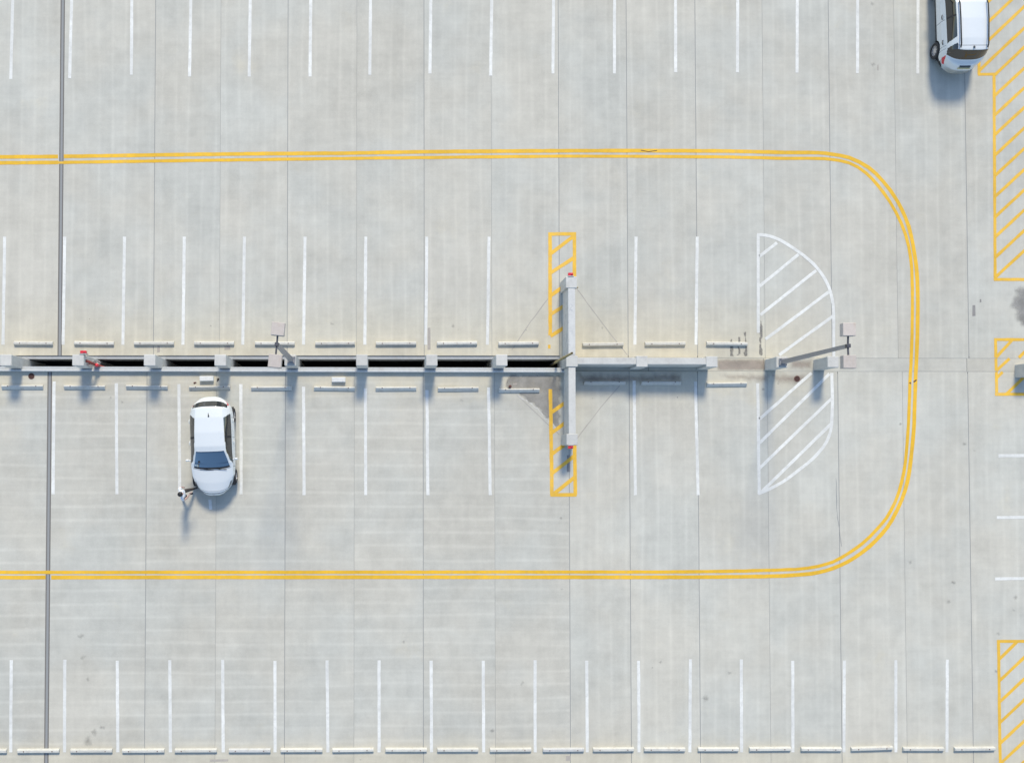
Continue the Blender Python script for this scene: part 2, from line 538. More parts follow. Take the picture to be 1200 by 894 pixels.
# the edge beams on both sides of the opening and the infill where the decks meet
o = slab('ledge', z_north, XW, X_T, y_nl, y_ne - 0.001, -0.05, 0.85, None).build('edge_beam', M['kerb'], deck_n)
infill = MB().box(X_T - 0.1, XE, y_se - 0.05, y_ne + 0.05, -0.40, -0.09).build('infill_strip', M['sealant'])
for y_ in (y_s0, y_s1): MB().box(X_T, XE, y_ - 0.02, y_ + 0.02, -0.3, -0.007).build('joint_filler', M['sealant'], infill)
tag(infill, kind='structure')
# walls of the storey below: they keep it dark
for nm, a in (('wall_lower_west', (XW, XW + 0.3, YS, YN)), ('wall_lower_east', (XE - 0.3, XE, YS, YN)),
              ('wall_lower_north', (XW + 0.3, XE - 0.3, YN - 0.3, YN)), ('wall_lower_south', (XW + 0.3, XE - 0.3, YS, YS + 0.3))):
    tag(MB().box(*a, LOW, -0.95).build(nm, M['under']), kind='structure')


def joint_x(pxs, py): return [G(p, py).x for p in pxs]


# ---- panels of the topping: each its own piece, joints recessed
def panel(deck, zf, x0, x1, y0, y1, m, g0=0.012, g1=0.012, dz=0.0, zc=None):
    a, b = x0 + g0, x1 - g1
    xs = [a] + ([XH] if a + 0.05 < XH < b - 0.05 else []) + [b]
    o = MB(); vs = []; c = 0.006
    for x in xs:
        zs = zf(x) + dz
        vs += [(x, y0, zs - c), (x, y0 + c, zs), (x, y1 - c, zs), (x, y1, zs - c), (x, y1, zs - 0.09), (x, y0, zs - 0.09)]
    fs = []
    for i in range(len(xs) - 1):
        p, q = i * 6, i * 6 + 6
        fs += [(p + j, p + (j + 1) % 6, q + (j + 1) % 6, q + j) for j in range(6)]
    e = (len(xs) - 1) * 6
    fs += [tuple(range(6)), tuple(range(e + 5, e - 1, -1))]
    o.add(vs, fs)
    return o.build('concrete_panel', m, deck)


DK, FT = 0.013, 0.006          # half width of an open and of a tight joint
jn = [(-12.0, 'f')]
north_j = [(181, DK), (258, FT), (337, DK), (418, FT), (497, DK), (576, FT), (655, DK), (735, DK), (816, DK), (895, FT), (973, DK), (1050, FT), (1132.5, DK)]
south_j = [(171, DK), (253, FT), (334, DK), (415, FT), (496, DK), (580, FT), (667.5, DK), (738.5, DK), (819, DK), (901, FT), (984, DK), (1060, FT), (1137, DK)]
JX_N = (G(73.5, 0) + G(70, 412)) / 2
JX_S = (G(59, 442) + G(53.5, 890)) / 2
EJ = 0.092


def lay(deck, zf, joints, py, ej, y0, y1, west, east, mat_of):
    js = [(G(p, py).x, h) for p, h in joints]
    pitch = 2.78
    xs = [(ej - EJ - pitch * 2 * k, DK) for k in range(4, 0, -1)]
    L = [(XW, DK)] + xs + [(ej - EJ, 0.0)]
    for (a, ha), (b, hb) in zip(L, L[1:]):
        if b - a > 0.3: panel(deck, zf, a, b, y0, y1, mat_of(a, b), ha, hb)
    E = [(ej + EJ, 0.0)] + js
    x = E[-1][0]; k = 0
    while x + pitch < XE:
        x += pitch; k += 1; E.append((x, FT if k % 2 else DK))
    E.append((XE, DK))
    for (a, ha), (b, hb) in zip(E, E[1:]):
        if b - a > 0.3:
            ya, yb = (y_s0, y1) if deck is deck_n else (y0, y_s1)
            if b < X_T + 0.4: ya, yb = y0, y1
            panel(deck, zf, a, b, ya, yb, mat_of(a, b), ha, hb)


xq = G(664, 650).x
lay(deck_n, z_north, north_j, 220, JX_N.x, y_ne, YN, 0, 0, lambda a, b: M['deck_v'])
lay(deck_s, z_south, south_j, 640, JX_S.x, YS, y_se, 0, 0, lambda a, b: M['deck_h'] if (a + b) / 2 < xq else M['deck_v2'])
# infill panels
xi = [X_T - 0.1, at(760, 427).x, at(895, 427).x, at(1133, 427).x, XE]
for a, b in zip(xi, xi[1:]):
    MB().cbox(a + 0.006, b - 0.006, y_s1 + 0.012, y_s0 - 0.012, -0.2, 0.0, 0.005).build('concrete_panel', M['strip'], infill)


# ---- expansion joints: rubber gland between two steel edges
def exp_joint(deck, zf, x, y0, y1):
    z = zf(x)
    sl = -SLOPE if zf is z_south else SLOPE
    def zz(xx): return zf(xx)
    e = MB()
    a, b = x - EJ + 0.002, x + EJ - 0.002
    prof = [(a, -0.002), (a + 0.035, -0.002), (a + 0.045, -0.006), (x - 0.012, -0.0075), (x, -0.0095), (x + 0.012, -0.0075), (b - 0.045, -0.006), (b - 0.035, -0.002), (b, -0.002)]
    for nm, seg, m in (('joint_edge', prof[0:3], M['steel']), ('joint_gland', prof[2:7], M['rubber']), ('joint_edge', prof[6:9], M['steel'])):
        mb = MB()
        vs = [(px, yy, zf(px) + dz) for yy in (y0, y1) for px, dz in seg]
        n = len(seg)
        mb.add(vs, [(i, i + 1, n + i + 1, n + i) for i in range(n - 1)])
        mb.build(nm, m, deck)


exp_joint(deck_n, z_north, JX_N.x, y_ne, YN)
exp_joint(deck_s, z_south, JX_S.x, YS, y_se)


# ---- kerb on the south side of the opening (one thing, two courses)
def kerb_course(name, y0, y1, h0, h1, m, parent):
    a, b = XW, at(661, 431).x - 0.005
    mb = MB(); vs = []
    for x in (a, b):
        z = z_south(x)
        vs += [(x, y0, z + h0), (x, y1, z + h0), (x, y1, z + h1 - 0.012), (x, y1 - 0.012, z + h1), (x, y0 + 0.012, z + h1), (x, y0, z + h1 - 0.012)]
    fs = [(j, (j + 1) % 6, 6 + (j + 1) % 6, 6 + j) for j in range(6)] + [tuple(range(6)), tuple(range(11, 5, -1))]
    mb.add(vs, fs)
    return mb.build(name, m, parent)


kerb = empty('edge_kerb', (0, 0, 0))
tag(kerb, 'long pale stepped concrete kerb along lower side of the dark opening', 'kerb')
kerb_course('kerb_course', y_k1 + 0.002, y_so, -0.75, 0.10, M['kerb'], kerb)
kerb_course('kerb_rail', y_se, y_k1, -0.30, 0.17, M['kerb2'], kerb)


# ------------------------------------------------------------------ paint on the decks
def catmull(pts, step=0.35):
    P = [Vector((p[0], p[1])) for p in pts]
    P = [P[0] * 2 - P[1]] + P + [P[-1] * 2 - P[-2]]
    out = []
    for i in range(1, len(P) - 2):
        n = max(2, int((P[i + 1] - P[i]).length / step))
        for j in range(n):
            t = j / n
            a, b, c, e = P[i - 1], P[i], P[i + 1], P[i + 2]
            out.append(0.5 * ((2 * b) + (c - a) * t + (2 * a - 5 * b + 4 * c - e) * t * t + (3 * b - a - 3 * c + e) * t ** 3))
    out.append(P[-2])
    return out


def strip(name, pts, width, m, deck, dz=0.0045, jag=0.006, rng=random):
    """painted stripe: a thin film with slightly uneven edges that follows the deck"""
    P = [Vector((p[0], p[1])) for p in pts]
    Q = [P[0]]
    for a, b in zip(P, P[1:]):
        n = max(1, int((b - a).length / 0.30))
        Q += [a + (b - a) * (i + 1) / n for i in range(n)]
    vs = []
    for i, p in enumerate(Q):
        t = (Q[min(i + 1, len(Q) - 1)] - Q[max(i - 1, 0)]).normalized()
        nn = Vector((-t.y, t.x))
        for s in (1, -1):
            q = p + nn * s * (width / 2 + rng.uniform(-jag, jag))
            vs.append((q.x, q.y, zdeck(q.x, q.y) + dz))
    fs = [(2 * i, 2 * i + 1, 2 * i + 3, 2 * i + 2) for i in range(len(Q) - 1)]
    me = bpy.data.meshes.new(name); me.from_pydata(vs, [], fs); me.update()
    if me.polygons and me.polygons[0].normal.z < 0: me.flip_normals()
    return link(name, me, m, deck)


def pix(pts): return [G(x, y) for x, y in pts]


LW = 0.128
for xa, xb, ye in [(-58, -60, 93), (15, 12.6, 93), (84, 81.7, 92), (154.5, 154, 88), (223.7, 222.2, 90), (293.3, 292, 90), (364.2, 363.3, 90), (434.2, 433.5, 88),
                   (505, 503.8, 86.5), (576.2, 575, 89), (648.7, 648, 86.5), (720.2, 720, 86.5), (791.6, 791.8, 85), (864.5, 864.2, 85), (934.2, 934, 85.5), (1005, 1004.7, 86), (1075.7, 1075.4, 86.5)]:
    strip('bay_line', pix([(xa, -38), (xa, 0), (xb, ye)]), LW, M['white'], deck_n)
for xa, xb in [(-66, -68), (5.6, 3.6), (75.8, 74), (146, 144), (216, 214.5), (286.5, 284.5), (357.5, 355.8), (428.7, 427.5), (500.2, 498.9), (573, 571.3), (745.3, 744), (817, 815.6)]:
    strip('bay_line', pix([(xa, 277.5), (xb, 404)]), LW, M['white'], deck_n)
for xa, xb, ya, yb in [(-10, -12, 447, 579), (63.5, 62.2, 447, 579), (136.3, 137, 449, 579), (209.7, 210.6, 450, 579), (282.3, 282.6, 450, 579), (355.8, 356.3, 453, 580), (428.2, 428.6, 455, 580),
                       (500.3, 501.4, 457, 580), (572.6, 574.4, 454, 580), (743, 744.6, 446, 580), (815, 818, 447, 580)]:
    strip('bay_line', pix([(xa, ya), (xb, yb)]), LW, M['white'], deck_s)
for i, x in enumerate([-48.5, 13.3, 76, 137.4, 199, 261, 322.3, 383.3, 444.2, 505.2, 566.2, 627, 687.5, 748.3, 809, 868.7, 929, 989.3, 1049.7, 1110]):
    dx = random.uniform(-0.8, 1.4)
    strip('bay_line', pix([(x, 773 + random.uniform(-1, 1)), (x + dx, 881)]), LW, M['white'], deck_s)
for x, y in ((1170, 534), (1168, 606.3), (1166, 678)):
    strip('bay_line', pix([(x, y), (1250, y - 1)]), LW, M['white'], deck_s)

outer = [(-90, 185), (0, 184.3), (68, 183.7), (180, 182), (300, 180.4), (400, 179.8), (497, 178.2), (655, 177), (800, 177), (860, 177.5), (920, 178.9), (958, 179.2), (975, 181), (995, 185),
         (1018, 196.5), (1035, 213), (1052, 236.5), (1065, 266), (1072, 300), (1075, 330), (1075.3, 380), (1073.8, 425)]
outer2 = [(1073.8, 425), (1073, 440), (1072, 473.5), (1070.5, 507), (1067, 540.7), (1063.6, 563), (1056.8, 585.5), (1045.2, 609), (1033.8, 625), (1019, 640), (1001, 653.5), (985, 662), (968, 668.3), (951, 671.8),
          (934, 673.4), (901, 675), (800, 676), (600, 676), (400, 676), (60, 676.3)]
outer3 = [(53.5, 676.3), (-90, 676.5)]
inner = [(74.5, 190.6), (180, 189), (300, 187.3), (400, 186), (497, 184.9), (655, 183.4), (800, 183.8), (860, 184.5), (920, 185.8), (955, 185.8), (973, 186.8), (995, 191.2), (1015, 203), (1035, 225.5), (1050, 249), (1061.5, 276),
         (1067, 302), (1069, 330), (1069, 380), (1067.6, 425)]
inner0 = [(-90, 192), (68.5, 190.6)]
inner2 = [(1067.6, 425), (1066.7, 440), (1065.5, 473.5), (1064, 507), (1061, 540.7), (1057, 563), (1049.2, 587.6), (1038.5, 607), (1026.5, 621), (1010, 637), (985, 653.8), (968, 660.8), (948, 665.2), (914, 667.6), (800, 669.8), (600, 670),
          (400, 670.2), (0, 670.4), (-90, 670.4)]
strip('lane_line', catmull(pix(outer[:3])), 0.158, M['yellow'], deck_n)
strip('lane_line', catmull(pix([(74.8, 183.6)] + outer[3:])), 0.158, M['yellow'], deck_n)
strip('lane_line', catmull(pix(inner0)), 0.15, M['yellow'], deck_n)
strip('lane_line', pix([(68.5, 190.8), (74.5, 190.8)]), 0.10, M['yellow_thin'], deck_n, dz=0.002)
strip('lane_line', catmull(pix(inner)), 0.135, M['yellow'], deck_n)
strip('lane_line', catmull(pix(outer2)), 0.158, M['yellow'], deck_s)
strip('lane_line', pix(outer3), 0.158, M['yellow'], deck_s)
strip('lane_line', catmull(pix(inner2)), 0.135, M['yellow'], deck_s)

YW = 0.15


def hatch(lines, m, deck, wd=YW, name='hatch_stripe', zs=(0.0045, 0.0052)):
    for i, l in enumerate(lines):
        strip(name, pix(l), wd, m, deck, dz=0.0042 + 0.00022 * i)


# hatched box beside the cross wall
hatch([[(644.6, 272.5), (644.8, 393)], [(673.2, 272.5), (673.2, 330)], [(642.6, 274.5), (675.2, 274.3)], [(645, 297.5), (672, 277)], [(645, 320), (673, 302)], [(645, 346.5), (661, 335.5)],
       [(645, 368.5), (661, 358.5)], [(645, 394), (661, 384)]], M['yellow_thin'], deck_n)
hatch([[(643.6, 404), (643.7, 408.5)]], M['yellow_thin'], deck_n, 0.09)
hatch([[(645, 456), (646.8, 580)], [(673.4, 520), (674.2, 580)], [(645, 579.6), (675.6, 579.6)], [(646, 483.5), (662, 472)], [(646, 507.5), (662, 495.5)], [(646.5, 532), (661, 521.5)], [(647, 554.6), (672.5, 534.5)],
       [(649.5, 578), (673.5, 559)]], M['yellow_thin'], deck_s)
# white D-shaped island
arc_n = [(887, 275.2), (897, 275.8), (908.5, 279), (922, 286), (936, 295.3), (948, 304.6), (958, 314.5), (966, 326), (971.5, 337), (975, 350), (976.8, 367), (977, 419)]
hatch([[(888.4, 275), (888.6, 390)]], M['white'], deck_n, 0.13, 'island_line')
strip('island_line', catmull(pix(arc_n)), 0.13, M['white'], deck_n, dz=0.0055)
hatch([[(890, 300.5), (910.5, 284.5)], [(890, 335.5), (936, 298)], [(891, 369), (956.5, 317)], [(897, 397.5), (971.5, 342)], [(913, 416), (976, 370.5)]], M['white'], deck_n, 0.125, 'island_stripe')
arc_s = [(974.6, 437), (975.3, 469), (974.5, 497), (971.5, 511), (965, 523), (953, 537), (938, 549), (924, 560), (910, 568.5), (898, 574.5), (888.5, 578.5)]
hatch([[(888, 449), (889.6, 579)]], M['white'], deck_s, 0.13, 'island_line')
strip('island_line', catmull(pix(arc_s)), 0.13, M['white'], deck_s, dz=0.0055)
hatch([[(890, 491), (951, 437)], [(890, 519), (972, 438)], [(890, 548.5), (975, 466.5)], [(891, 577.5), (974, 496.5)]], M['white'], deck_s, 0.125, 'island_stripe')
# yellow hatching down the right side
hl = [[(1164.8, 87), (1166.2, 329)], [(1146, 87.4), (1167, 87.4)], [(1147.2, -40), (1147.3, 88)], [(1165, 327.6), (1260, 327.6)]]
for y in (112, 135, 158, 182, 206, 230.5, 254.5, 278, 302, 325.5): hl.append([(1166, y), (1260, y - 87)])
for x, y in ((1147.5, 83), (1147.5, 58), (1147.5, 36), (1147.5, 12.5), (1166, 88)): hl.append([(x, y), (1260, y - (1260 - x) * 0.945)])
hatch(hl, M['yellow_thin'], deck_n, 0.125)
hatch([[(1166.5, 396.5), (1166.9, 419.2)], [(1165, 398), (1260, 398)], [(1167, 419.2), (1186.5, 398)], [(1194, 419), (1216, 398)]], M['yellow_thin'], deck_n, 0.125)
hatch([[(1166.9, 420.2), (1167.5, 434.6)], [(1167.3, 434.6), (1183, 420.2)]], M['yellow_thin'], infill, 0.125)
hatch([[(1167.5, 435.8), (1168, 463.5)], [(1166, 462), (1260, 462)], [(1168, 442.5), (1175, 436)], [(1179, 462), (1205, 437)]], M['yellow_thin'], deck_s, 0.125)
bl = [[(1170, 749.5), (1172.6, 930)], [(1169, 751), (1260, 751)], [(1171, 772), (1192.5, 751)]]
for y in (797, 822, 846.5, 871, 895, 919): bl.append([(1171.5, y), (1260, y - 83)])
hatch(bl, M['yellow_thin'], deck_s, 0.125)
# half-erased stub of an old line under the parked hatchback
strip('bay_line', pix([(246, 585), (247, 597)]), 0.12, M['white_thin'], deck_s)
strip('bay_line', pix([(399, 585), (399.5, 598)]), 0.11, M['patch_l'], deck_s).data.materials[0] = stain_mat('ghost_paint', (0.62, 0.62, 0.60), 0.4)


# ------------------------------------------------------------------ stains, patches, sealed cracks (thin films on the decks)
def stain(outline, m, deck, dz=0.002, inner=None, jag=1.2, soft=4.0):
    P = [Vector((x, y)) for x, y in outline]
    Q = []
    for a, b in zip(P, P[1:] + P[:1]):
        n = max(1, int((b - a).length / 4))
        for i in range(n):
            Q.append(a + (b - a) * i / n + Vector((random.uniform(-jag, jag), random.uniform(-jag, jag))))
    A = np.array([(q.x, q.y) for q in Q]); B = np.roll(A, -1, axis=0)
    lo, hi = A.min(0), A.max(0)
    st = max(0.5, min(2.0, (hi - lo).max() / 8))
    gx = np.linspace(lo[0], hi[0], max(3, int((hi[0] - lo[0]) / st) + 2)); gy = np.linspace(lo[1], hi[1], max(3, int((hi[1] - lo[1]) / st) + 2))
    vs, fade = [], []
    for y in gy:
        for x in gx:
            p = np.array((x, y)); ab = B - A
            t = np.clip(((p - A) * ab).sum(1) / np.maximum((ab ** 2).sum(1), 1e-9), 0, 1)
            dd = np.sqrt((((A + ab * t[:, None]) - p) ** 2).sum(1)).min()
            c = (A[:, 1] > y) != (B[:, 1] > y)
            with np.errstate(divide='ignore', invalid='ignore'):
                xi_ = (B[:, 0] - A[:, 0]) * (y - A[:, 1]) / (B[:, 1] - A[:, 1]) + A[:, 0]
            ins = np.count_nonzero(c & (x < xi_)) % 2 == 1
            w_ = G(x, y); vs.append((w_.x, w_.y, w_.z + dz)); fade.append(float(min(1, dd / soft)) if ins else 0.0)
    nx = len(gx)
    fs = [(r * nx + k, r * nx + k + 1, (r + 1) * nx + k + 1, (r + 1) * nx + k) for r in range(len(gy) - 1) for k in range(nx - 1)]
    fs = [f for f in fs if any(fade[q] > 0 for q in f)]
    me = bpy.data.meshes.new('stain'); me.from_pydata(vs, [], fs); me.update()
    if me.polygons[0].normal.z < 0: me.flip_normals()
    at_ = me.attributes.new('fade', 'FLOAT', 'POINT')
    at_.data.foreach_set('value', fade)
    return link('stain', me, m, deck)


stain([(600, 438), (659, 438), (659, 501), (652, 503), (641, 494), (630, 481), (617, 470), (604, 462), (592, 455), (590, 444)], M['wet'], deck_s, jag=2.0, soft=4.5)
stain([(1181, 352), (1187, 338), (1204, 330), (1240, 334), (1248, 362), (1230, 388), (1200, 388), (1186, 374)], M['wet'], deck_n, jag=2.5, soft=9)
stain([(676, 437), (800, 437), (798, 447), (740, 451), (676, 450)], M['brown'], deck_s, soft=8)
stain([(838, 437), (905, 437), (900, 450), (870, 447), (845, 443)], M['brown'], deck_s, soft=8)
stain([(897, 437), (955, 437), (940, 452), (912, 450)], M['brown'], deck_s, soft=8)
stain([(840, 420.5), (898, 420.5), (898, 434.5), (840, 434.5)], M['brown'], infill, dz=0.0035, soft=3, jag=0.4)
stain([(926, 420.5), (953, 420.5), (953, 434), (922, 434)], M['brown'], infill, dz=0.0035, soft=6, jag=0.4)
for a in ([(855.5, 396), (859, 397), (860, 418), (855, 418.5)], [(864, 394), (867.5, 394), (868, 418.5), (863, 418.5)], [(872, 387), (876, 388), (876, 418.5), (871, 418.5)],
          [(889.5, 374), (894, 374), (893.5, 418), (889.5, 418)], [(594, 444), (598, 442), (595, 450), (592, 450)]):
    stain(a, M['dark'], deck_n if a[0][1] < 427 else deck_s, dz=0.0025, jag=1.0, soft=0.9)
for x, y, r in [(389, 380, 3.5), (464, 385, 2.5), (531, 382, 3), (537, 386, 2), (105, 374, 2.4), (247, 382, 2.2), (617, 386, 2.4), (706, 384, 3), (1023, 76, 5), (1022, 5, 5), (906.5, 402, 2.2), (130, 466, 3), (143, 471, 3),
                (118, 463, 2), (541, 469, 4), (694, 467, 2), (795, 467, 2), (794, 466, 2.2), (1112, 705, 5), (1117, 682, 4), (1168, 786, 4), (1067, 658, 4), (1190, 700, 4), (1188, 715, 3), (1055, 497, 3), (1130, 520, 3.5),
                (1142, 528, 3), (894, 456, 3), (912, 449, 4), (473, 752, 3), (774, 776, 3), (765, 782, 2.5), (827, 818, 6), (855, 788, 4), (112, 858, 7), (103, 867, 9), (120, 852, 5), (577, 856, 4), (612, 800, 4),
                (657, 607, 3), (658, 690, 3), (95, 745, 6), (98, 770, 6), (103, 795, 5), (1170, 742, 4), (645, 445, 3)]:
    pts = [(x + r * random.uniform(0.6, 1.2) * math.cos(k), y + r * random.uniform(0.6, 1.2) * math.sin(k)) for k in np.arange(0, 6.2, 0.7)]
    stain(pts, M['wet_thin'] if r > 2.6 else M['dark'], deck_n if y < 427 else deck_s, dz=0.0022, jag=0.5, soft=r * 0.8)
for x0, x1, y0, y1, m in [(184, 187.4, 405, 413, 'patch_l'), (263, 270, 404.5, 410, 'patch_l'), (501, 504.5, 384, 410, 'patch_l'), (664.3, 668, 533, 553, 'patch'), (1139.5, 1143, 357.5, 370.5, 'patch'), (1148, 1150, 350.5, 354.5, 'patch'),
                          (246, 267.5, 889, 892, 'patch_l'), (663, 669, 885, 891, 'patch_l'), (601, 606, 449, 451, 'patch_l'), (1028, 1029.5, 76, 83, 'patch_l')]:
    a, b = G(x0, y1), G(x1, y0)
    dk = deck_n if y0 < 427 else deck_s
    mb = MB(); mb.add([(a.x, a.y, a.z + 0.003), (b.x, a.y + 0.01, b.z + 0.003), (b.x - 0.006, b.y, b.z + 0.003), (a.x + 0.01, b.y - 0.012, a.z + 0.003)], [(0, 1, 2, 3)])
    mb.build('repair_patch', M[m], dk)


def jagged(pts, amp, n):
    out = []
    for a, b in zip(pts, pts[1:]):
        for i in range(n):
            t = i / n
            out.append((a[0] + (b[0] - a[0]) * t + random.uniform(-amp, amp), a[1] + (b[1] - a[1]) * t + random.uniform(-amp, amp)))
    return out + [pts[-1]]


for pts, dk in [([(675.5, 338), (706, 379), (735, 416)], deck_n), ([(642, 350), (617, 384), (600, 410)], deck_n), ([(676, 514), (704, 477), (726, 452)], deck_s), ([(655, 509), (628, 484), (606, 463)], deck_s)]:
    strip('sealed_crack', pix(jagged(pts, 0.3, 5)), 0.028, M['crack'], dk, dz=0.003, jag=0.006)
strip('sealed_crack', pix(jagged([(980, 560), (981, 600), (986, 640)], 0.5, 6)), 0.02, M['sealant'], deck_s, dz=0.003, jag=0.008)
crust = paint('lime_crust', (0.60, 0.59, 0.55), 0.85)
for pts in ([(607, 464), (617, 469.5), (624, 474), (631, 480.5), (637, 487)], [(638, 489), (645, 495), (652, 501.5), (659, 500)]):
    strip('lime_crust', pix(jagged(pts, 0.9, 4)), 0.035, crust, deck_s, dz=0.0032, jag=0.017)
strip('tyre_scuff', pix([(751, 176.5), (760, 178.2), (770, 176.6)]), 0.03, M['iron'], deck_n, dz=0.006)
for a in ([(1066, 448), (1067.4, 449.6)], [(1070.5, 447.6), (1074, 445.2)]):
    strip('tyre_scuff', pix(a), 0.06, M['iron'], deck_s, dz=0.006)

# ================================================================== COLUMNS
CS = 0.222
col_px = [6.5, 91.3, 175.2, 258, 340, 424, 506, 588]
col_lab = ['square concrete column at the left picture edge, beside the opening', 'square concrete column carrying the red box and red pipes',
           'bare square concrete column next right of the one with red pipes', 'bare square concrete column in the opening above the parked hatchback',
           'square concrete column carrying the lamp post at the opening', 'bare square concrete column next right of the opening lamp post',
           'bare square concrete column midway along the opening, second right of lamp', 'bare square concrete column nearest the cross-shaped wall']
col_top = {}


def column(px, py, label, top_over, zbase, g_='square columns along the middle of the deck', half=CS, zt=None):
    p = at(px, py, 1.4)
    zt = z_south(p.x) + top_over if zt is None else zt
    p = at(px, py, zt)
    e = empty('concrete_column', (p.x, p.y, zbase))
    tag(e, label, 'column', g_)
    hgt = zt - zbase
    MB().cbox(-half, half, -half, half, 0.0, hgt - 0.16, 0.018).build('column_shaft', M['column'], e)
    MB().cbox(-half - 0.004, half + 0.004, -half - 0.004, half + 0.004, hgt - 0.155, hgt, 0.018).build('column_head', M['column'], e)
    return e, Vector((p.x, p.y, zt))


cols = []
for px, lb in zip(col_px, col_lab):
    cols.append(column(px, 422, lb, 1.28, LOW))
colA = column(916.5, 424.2, 'square concrete column under the right-hand lamp post in the striped island', 1.2, 0.0, zt=1.2)
colB = column(976.5, 424, 'bare square concrete column at the right edge of the striped island', 1.2, 0.0, zt=1.3)
colC = column(1211, 433, 'dark-sided concrete column in yellow box at the right picture edge', 1.2, 0.0, half=0.27, zt=0.75)

# ================================================================== CROSS-SHAPED PARAPET WALL
wall = empty('parapet_wall', (at(664, 430).x, at(664, 427).y, 0))
tag(wall, 'pale cross-shaped concrete parapet wall with thicker end piers', 'wall')
wl = wall.location.copy()


def wpart(name, x0, x1, y0, y1, z0, z1, m='wall'):
    return MB().cbox(x0 - wl.x, x1 - wl.x, y0 - wl.y, y1 - wl.y, z0, z1, 0.015).build(name, M[m], wall)


ZT = 1.18
pa = at(666.3, 430, ZT); pb = at(674.6, 430, ZT)
wx0, wx1 = pa.x, pb.x
yN1 = at(670, 337.6, ZT).y; yN2 = at(670, 324, ZT).y
yS1 = at(670, 508.5, ZT).y; yS2 = at(670, 521.5, ZT).y
yE0 = at(760, 427, ZT).y; yE1 = at(760, 419.2, ZT).y
wpart('wall_panel', wx0, wx1, yE1 + 0.07, yN1 + 0.02, -0.25, ZT - 0.02, 'wall_wet')
wpart('wall_panel', wx0, wx1, yS1 - 0.02, yE0 - 0.10, -0.05, ZT - 0.02)
wpart('wall_panel', wx1 + 0.07, at(829, 424, ZT).x, yE0, yE1, -0.1, ZT - 0.04)
wpart('pier', at(663.3, 330, ZT).x, at(676.2, 330, ZT).x, yN1, yN2, -0.25, ZT)
wpart('pier', at(664, 515, ZT).x, at(677, 515, ZT).x, yS2, yS1, -0.05, ZT)
wpart('pier', at(663.5, 424, ZT).x, at(677, 424, ZT).x, yE0 - 0.10, yE1 + 0.07, -0.8, ZT + 0.02)
wpart('pier', at(745.8, 424, ZT).x, at(759, 424, ZT).x, yE0 - 0.10, yE1 + 0.07, -0.1, ZT)
wpart('pier', at(827.7, 424, ZT).x, at(841, 424, ZT).x, yE0 - 0.10, yE1 + 0.06, -0.1, ZT)
# trickle of pale scaling on the wall's north arm is in its material; small bolt boss on the pier
p = at(676.6, 337, ZT - 0.05)
MB().tube((p.x - wl.x - 0.03, p.y - wl.y, ZT - 0.06), (p.x - wl.x + 0.03, p.y - wl.y, ZT - 0.06), 0.03).build('bolt', M['olive'], wall)


def red_box(px, py, z, w_, h_, label, ydir):
    p = at(px, py, z)
    e = empty('alarm_box', (p.x, p.y, z - 0.12))
    tag(e, label, 'alarm box', 'red boxes on the piers')
    MB().cbox(-w_ / 2, w_ / 2, -h_ / 2, h_ / 2, 0, 0.14, 0.012).build('housing', M['red'], e)
    MB().box(-w_ / 2 - 0.015, w_ / 2 + 0.015, -0.02 + ydir * (h_ / 2 + 0.012) - 0.0, 0.02 + ydir * (h_ / 2 + 0.012), -0.10, 0.16).build('bracket', M['galv'], e)
    MB().lathe([(0.0, 0.185), (0.03, 0.18), (0.045, 0.14)], (w_ * 0.2, 0, 0), 'z', 12).build('beacon', M['tail'], e, smooth=True)
    return e


red_box(668.8, 321.6, ZT - 0.02, 0.20, 0.13, 'small red box fixed to the upper end pier of the cross-shaped wall', -1)
red_box(668.8, 523.8, ZT - 0.02, 0.20, 0.13, 'small red box fixed to the lower end pier of the cross-shaped wall', 1)
c2 = cols[1][1]
red_box(97.5, 412.6, c2.z - 0.02, 0.24, 0.12, 'small red box on the column with red pipes near left edge', -1)

# fire standpipe beside the second column
e = empty('standpipe', (c2.x + CS + 0.16, c2.y - 0.05, z_south(c2.x) - 1.6))
tag(e, 'rusty red standpipe with valves beside the column near the left edge', 'pipe')
zb = 1.6
MB().path([(0.0, -0.02, -1.0), (0.0, -0.02, 2.35), (-0.05, 0.02, 2.55), (-0.16, 0.05, 2.62)], [0.055] * 4).build('riser', M['rust'], e, smooth=True)
MB().tube((0.10, -0.06, -0.8), (0.09, -0.06, 1.95), 0.055).build('hydrant_barrel', M['rust'], e, smooth=True)
MB().lathe([(0.0, 0.06), (0.05, 0.05), (0.075, 0.0), (0.075, -0.06), (0.05, -0.08)], (0.09, -0.06, 2.0), 'z', 14).build('bonnet', M['red'], e, smooth=True)
for s in (0, 1):
    v = MB(); ang = 0.6 + s * 2.4
    v.tube((0, -0.02, 1.75 + s * 0.55), (0.13 * math.cos(ang), -0.02 + 0.13 * math.sin(ang), 1.78 + s * 0.55), 0.035)
    v.lathe([(0.075, -0.012), (0.09, 0), (0.075, 0.012), (0.06, 0), (0.075, -0.012)], (0.13 * math.cos(ang), -0.02 + 0.13 * math.sin(ang), 1.83 + s * 0.55), 'z', 16)
    v.build('valve', M['rust'] if s else M['galv'], e, smooth=True)
MB().path([(-0.08, 0.10, 0.6), (-0.06, 0.12, 1.9), (-0.02, 0.10, 2.2), (0.05, 0.06, 2.3)], [0.022] * 4).build('conduit', M['galv'], e, smooth=True)

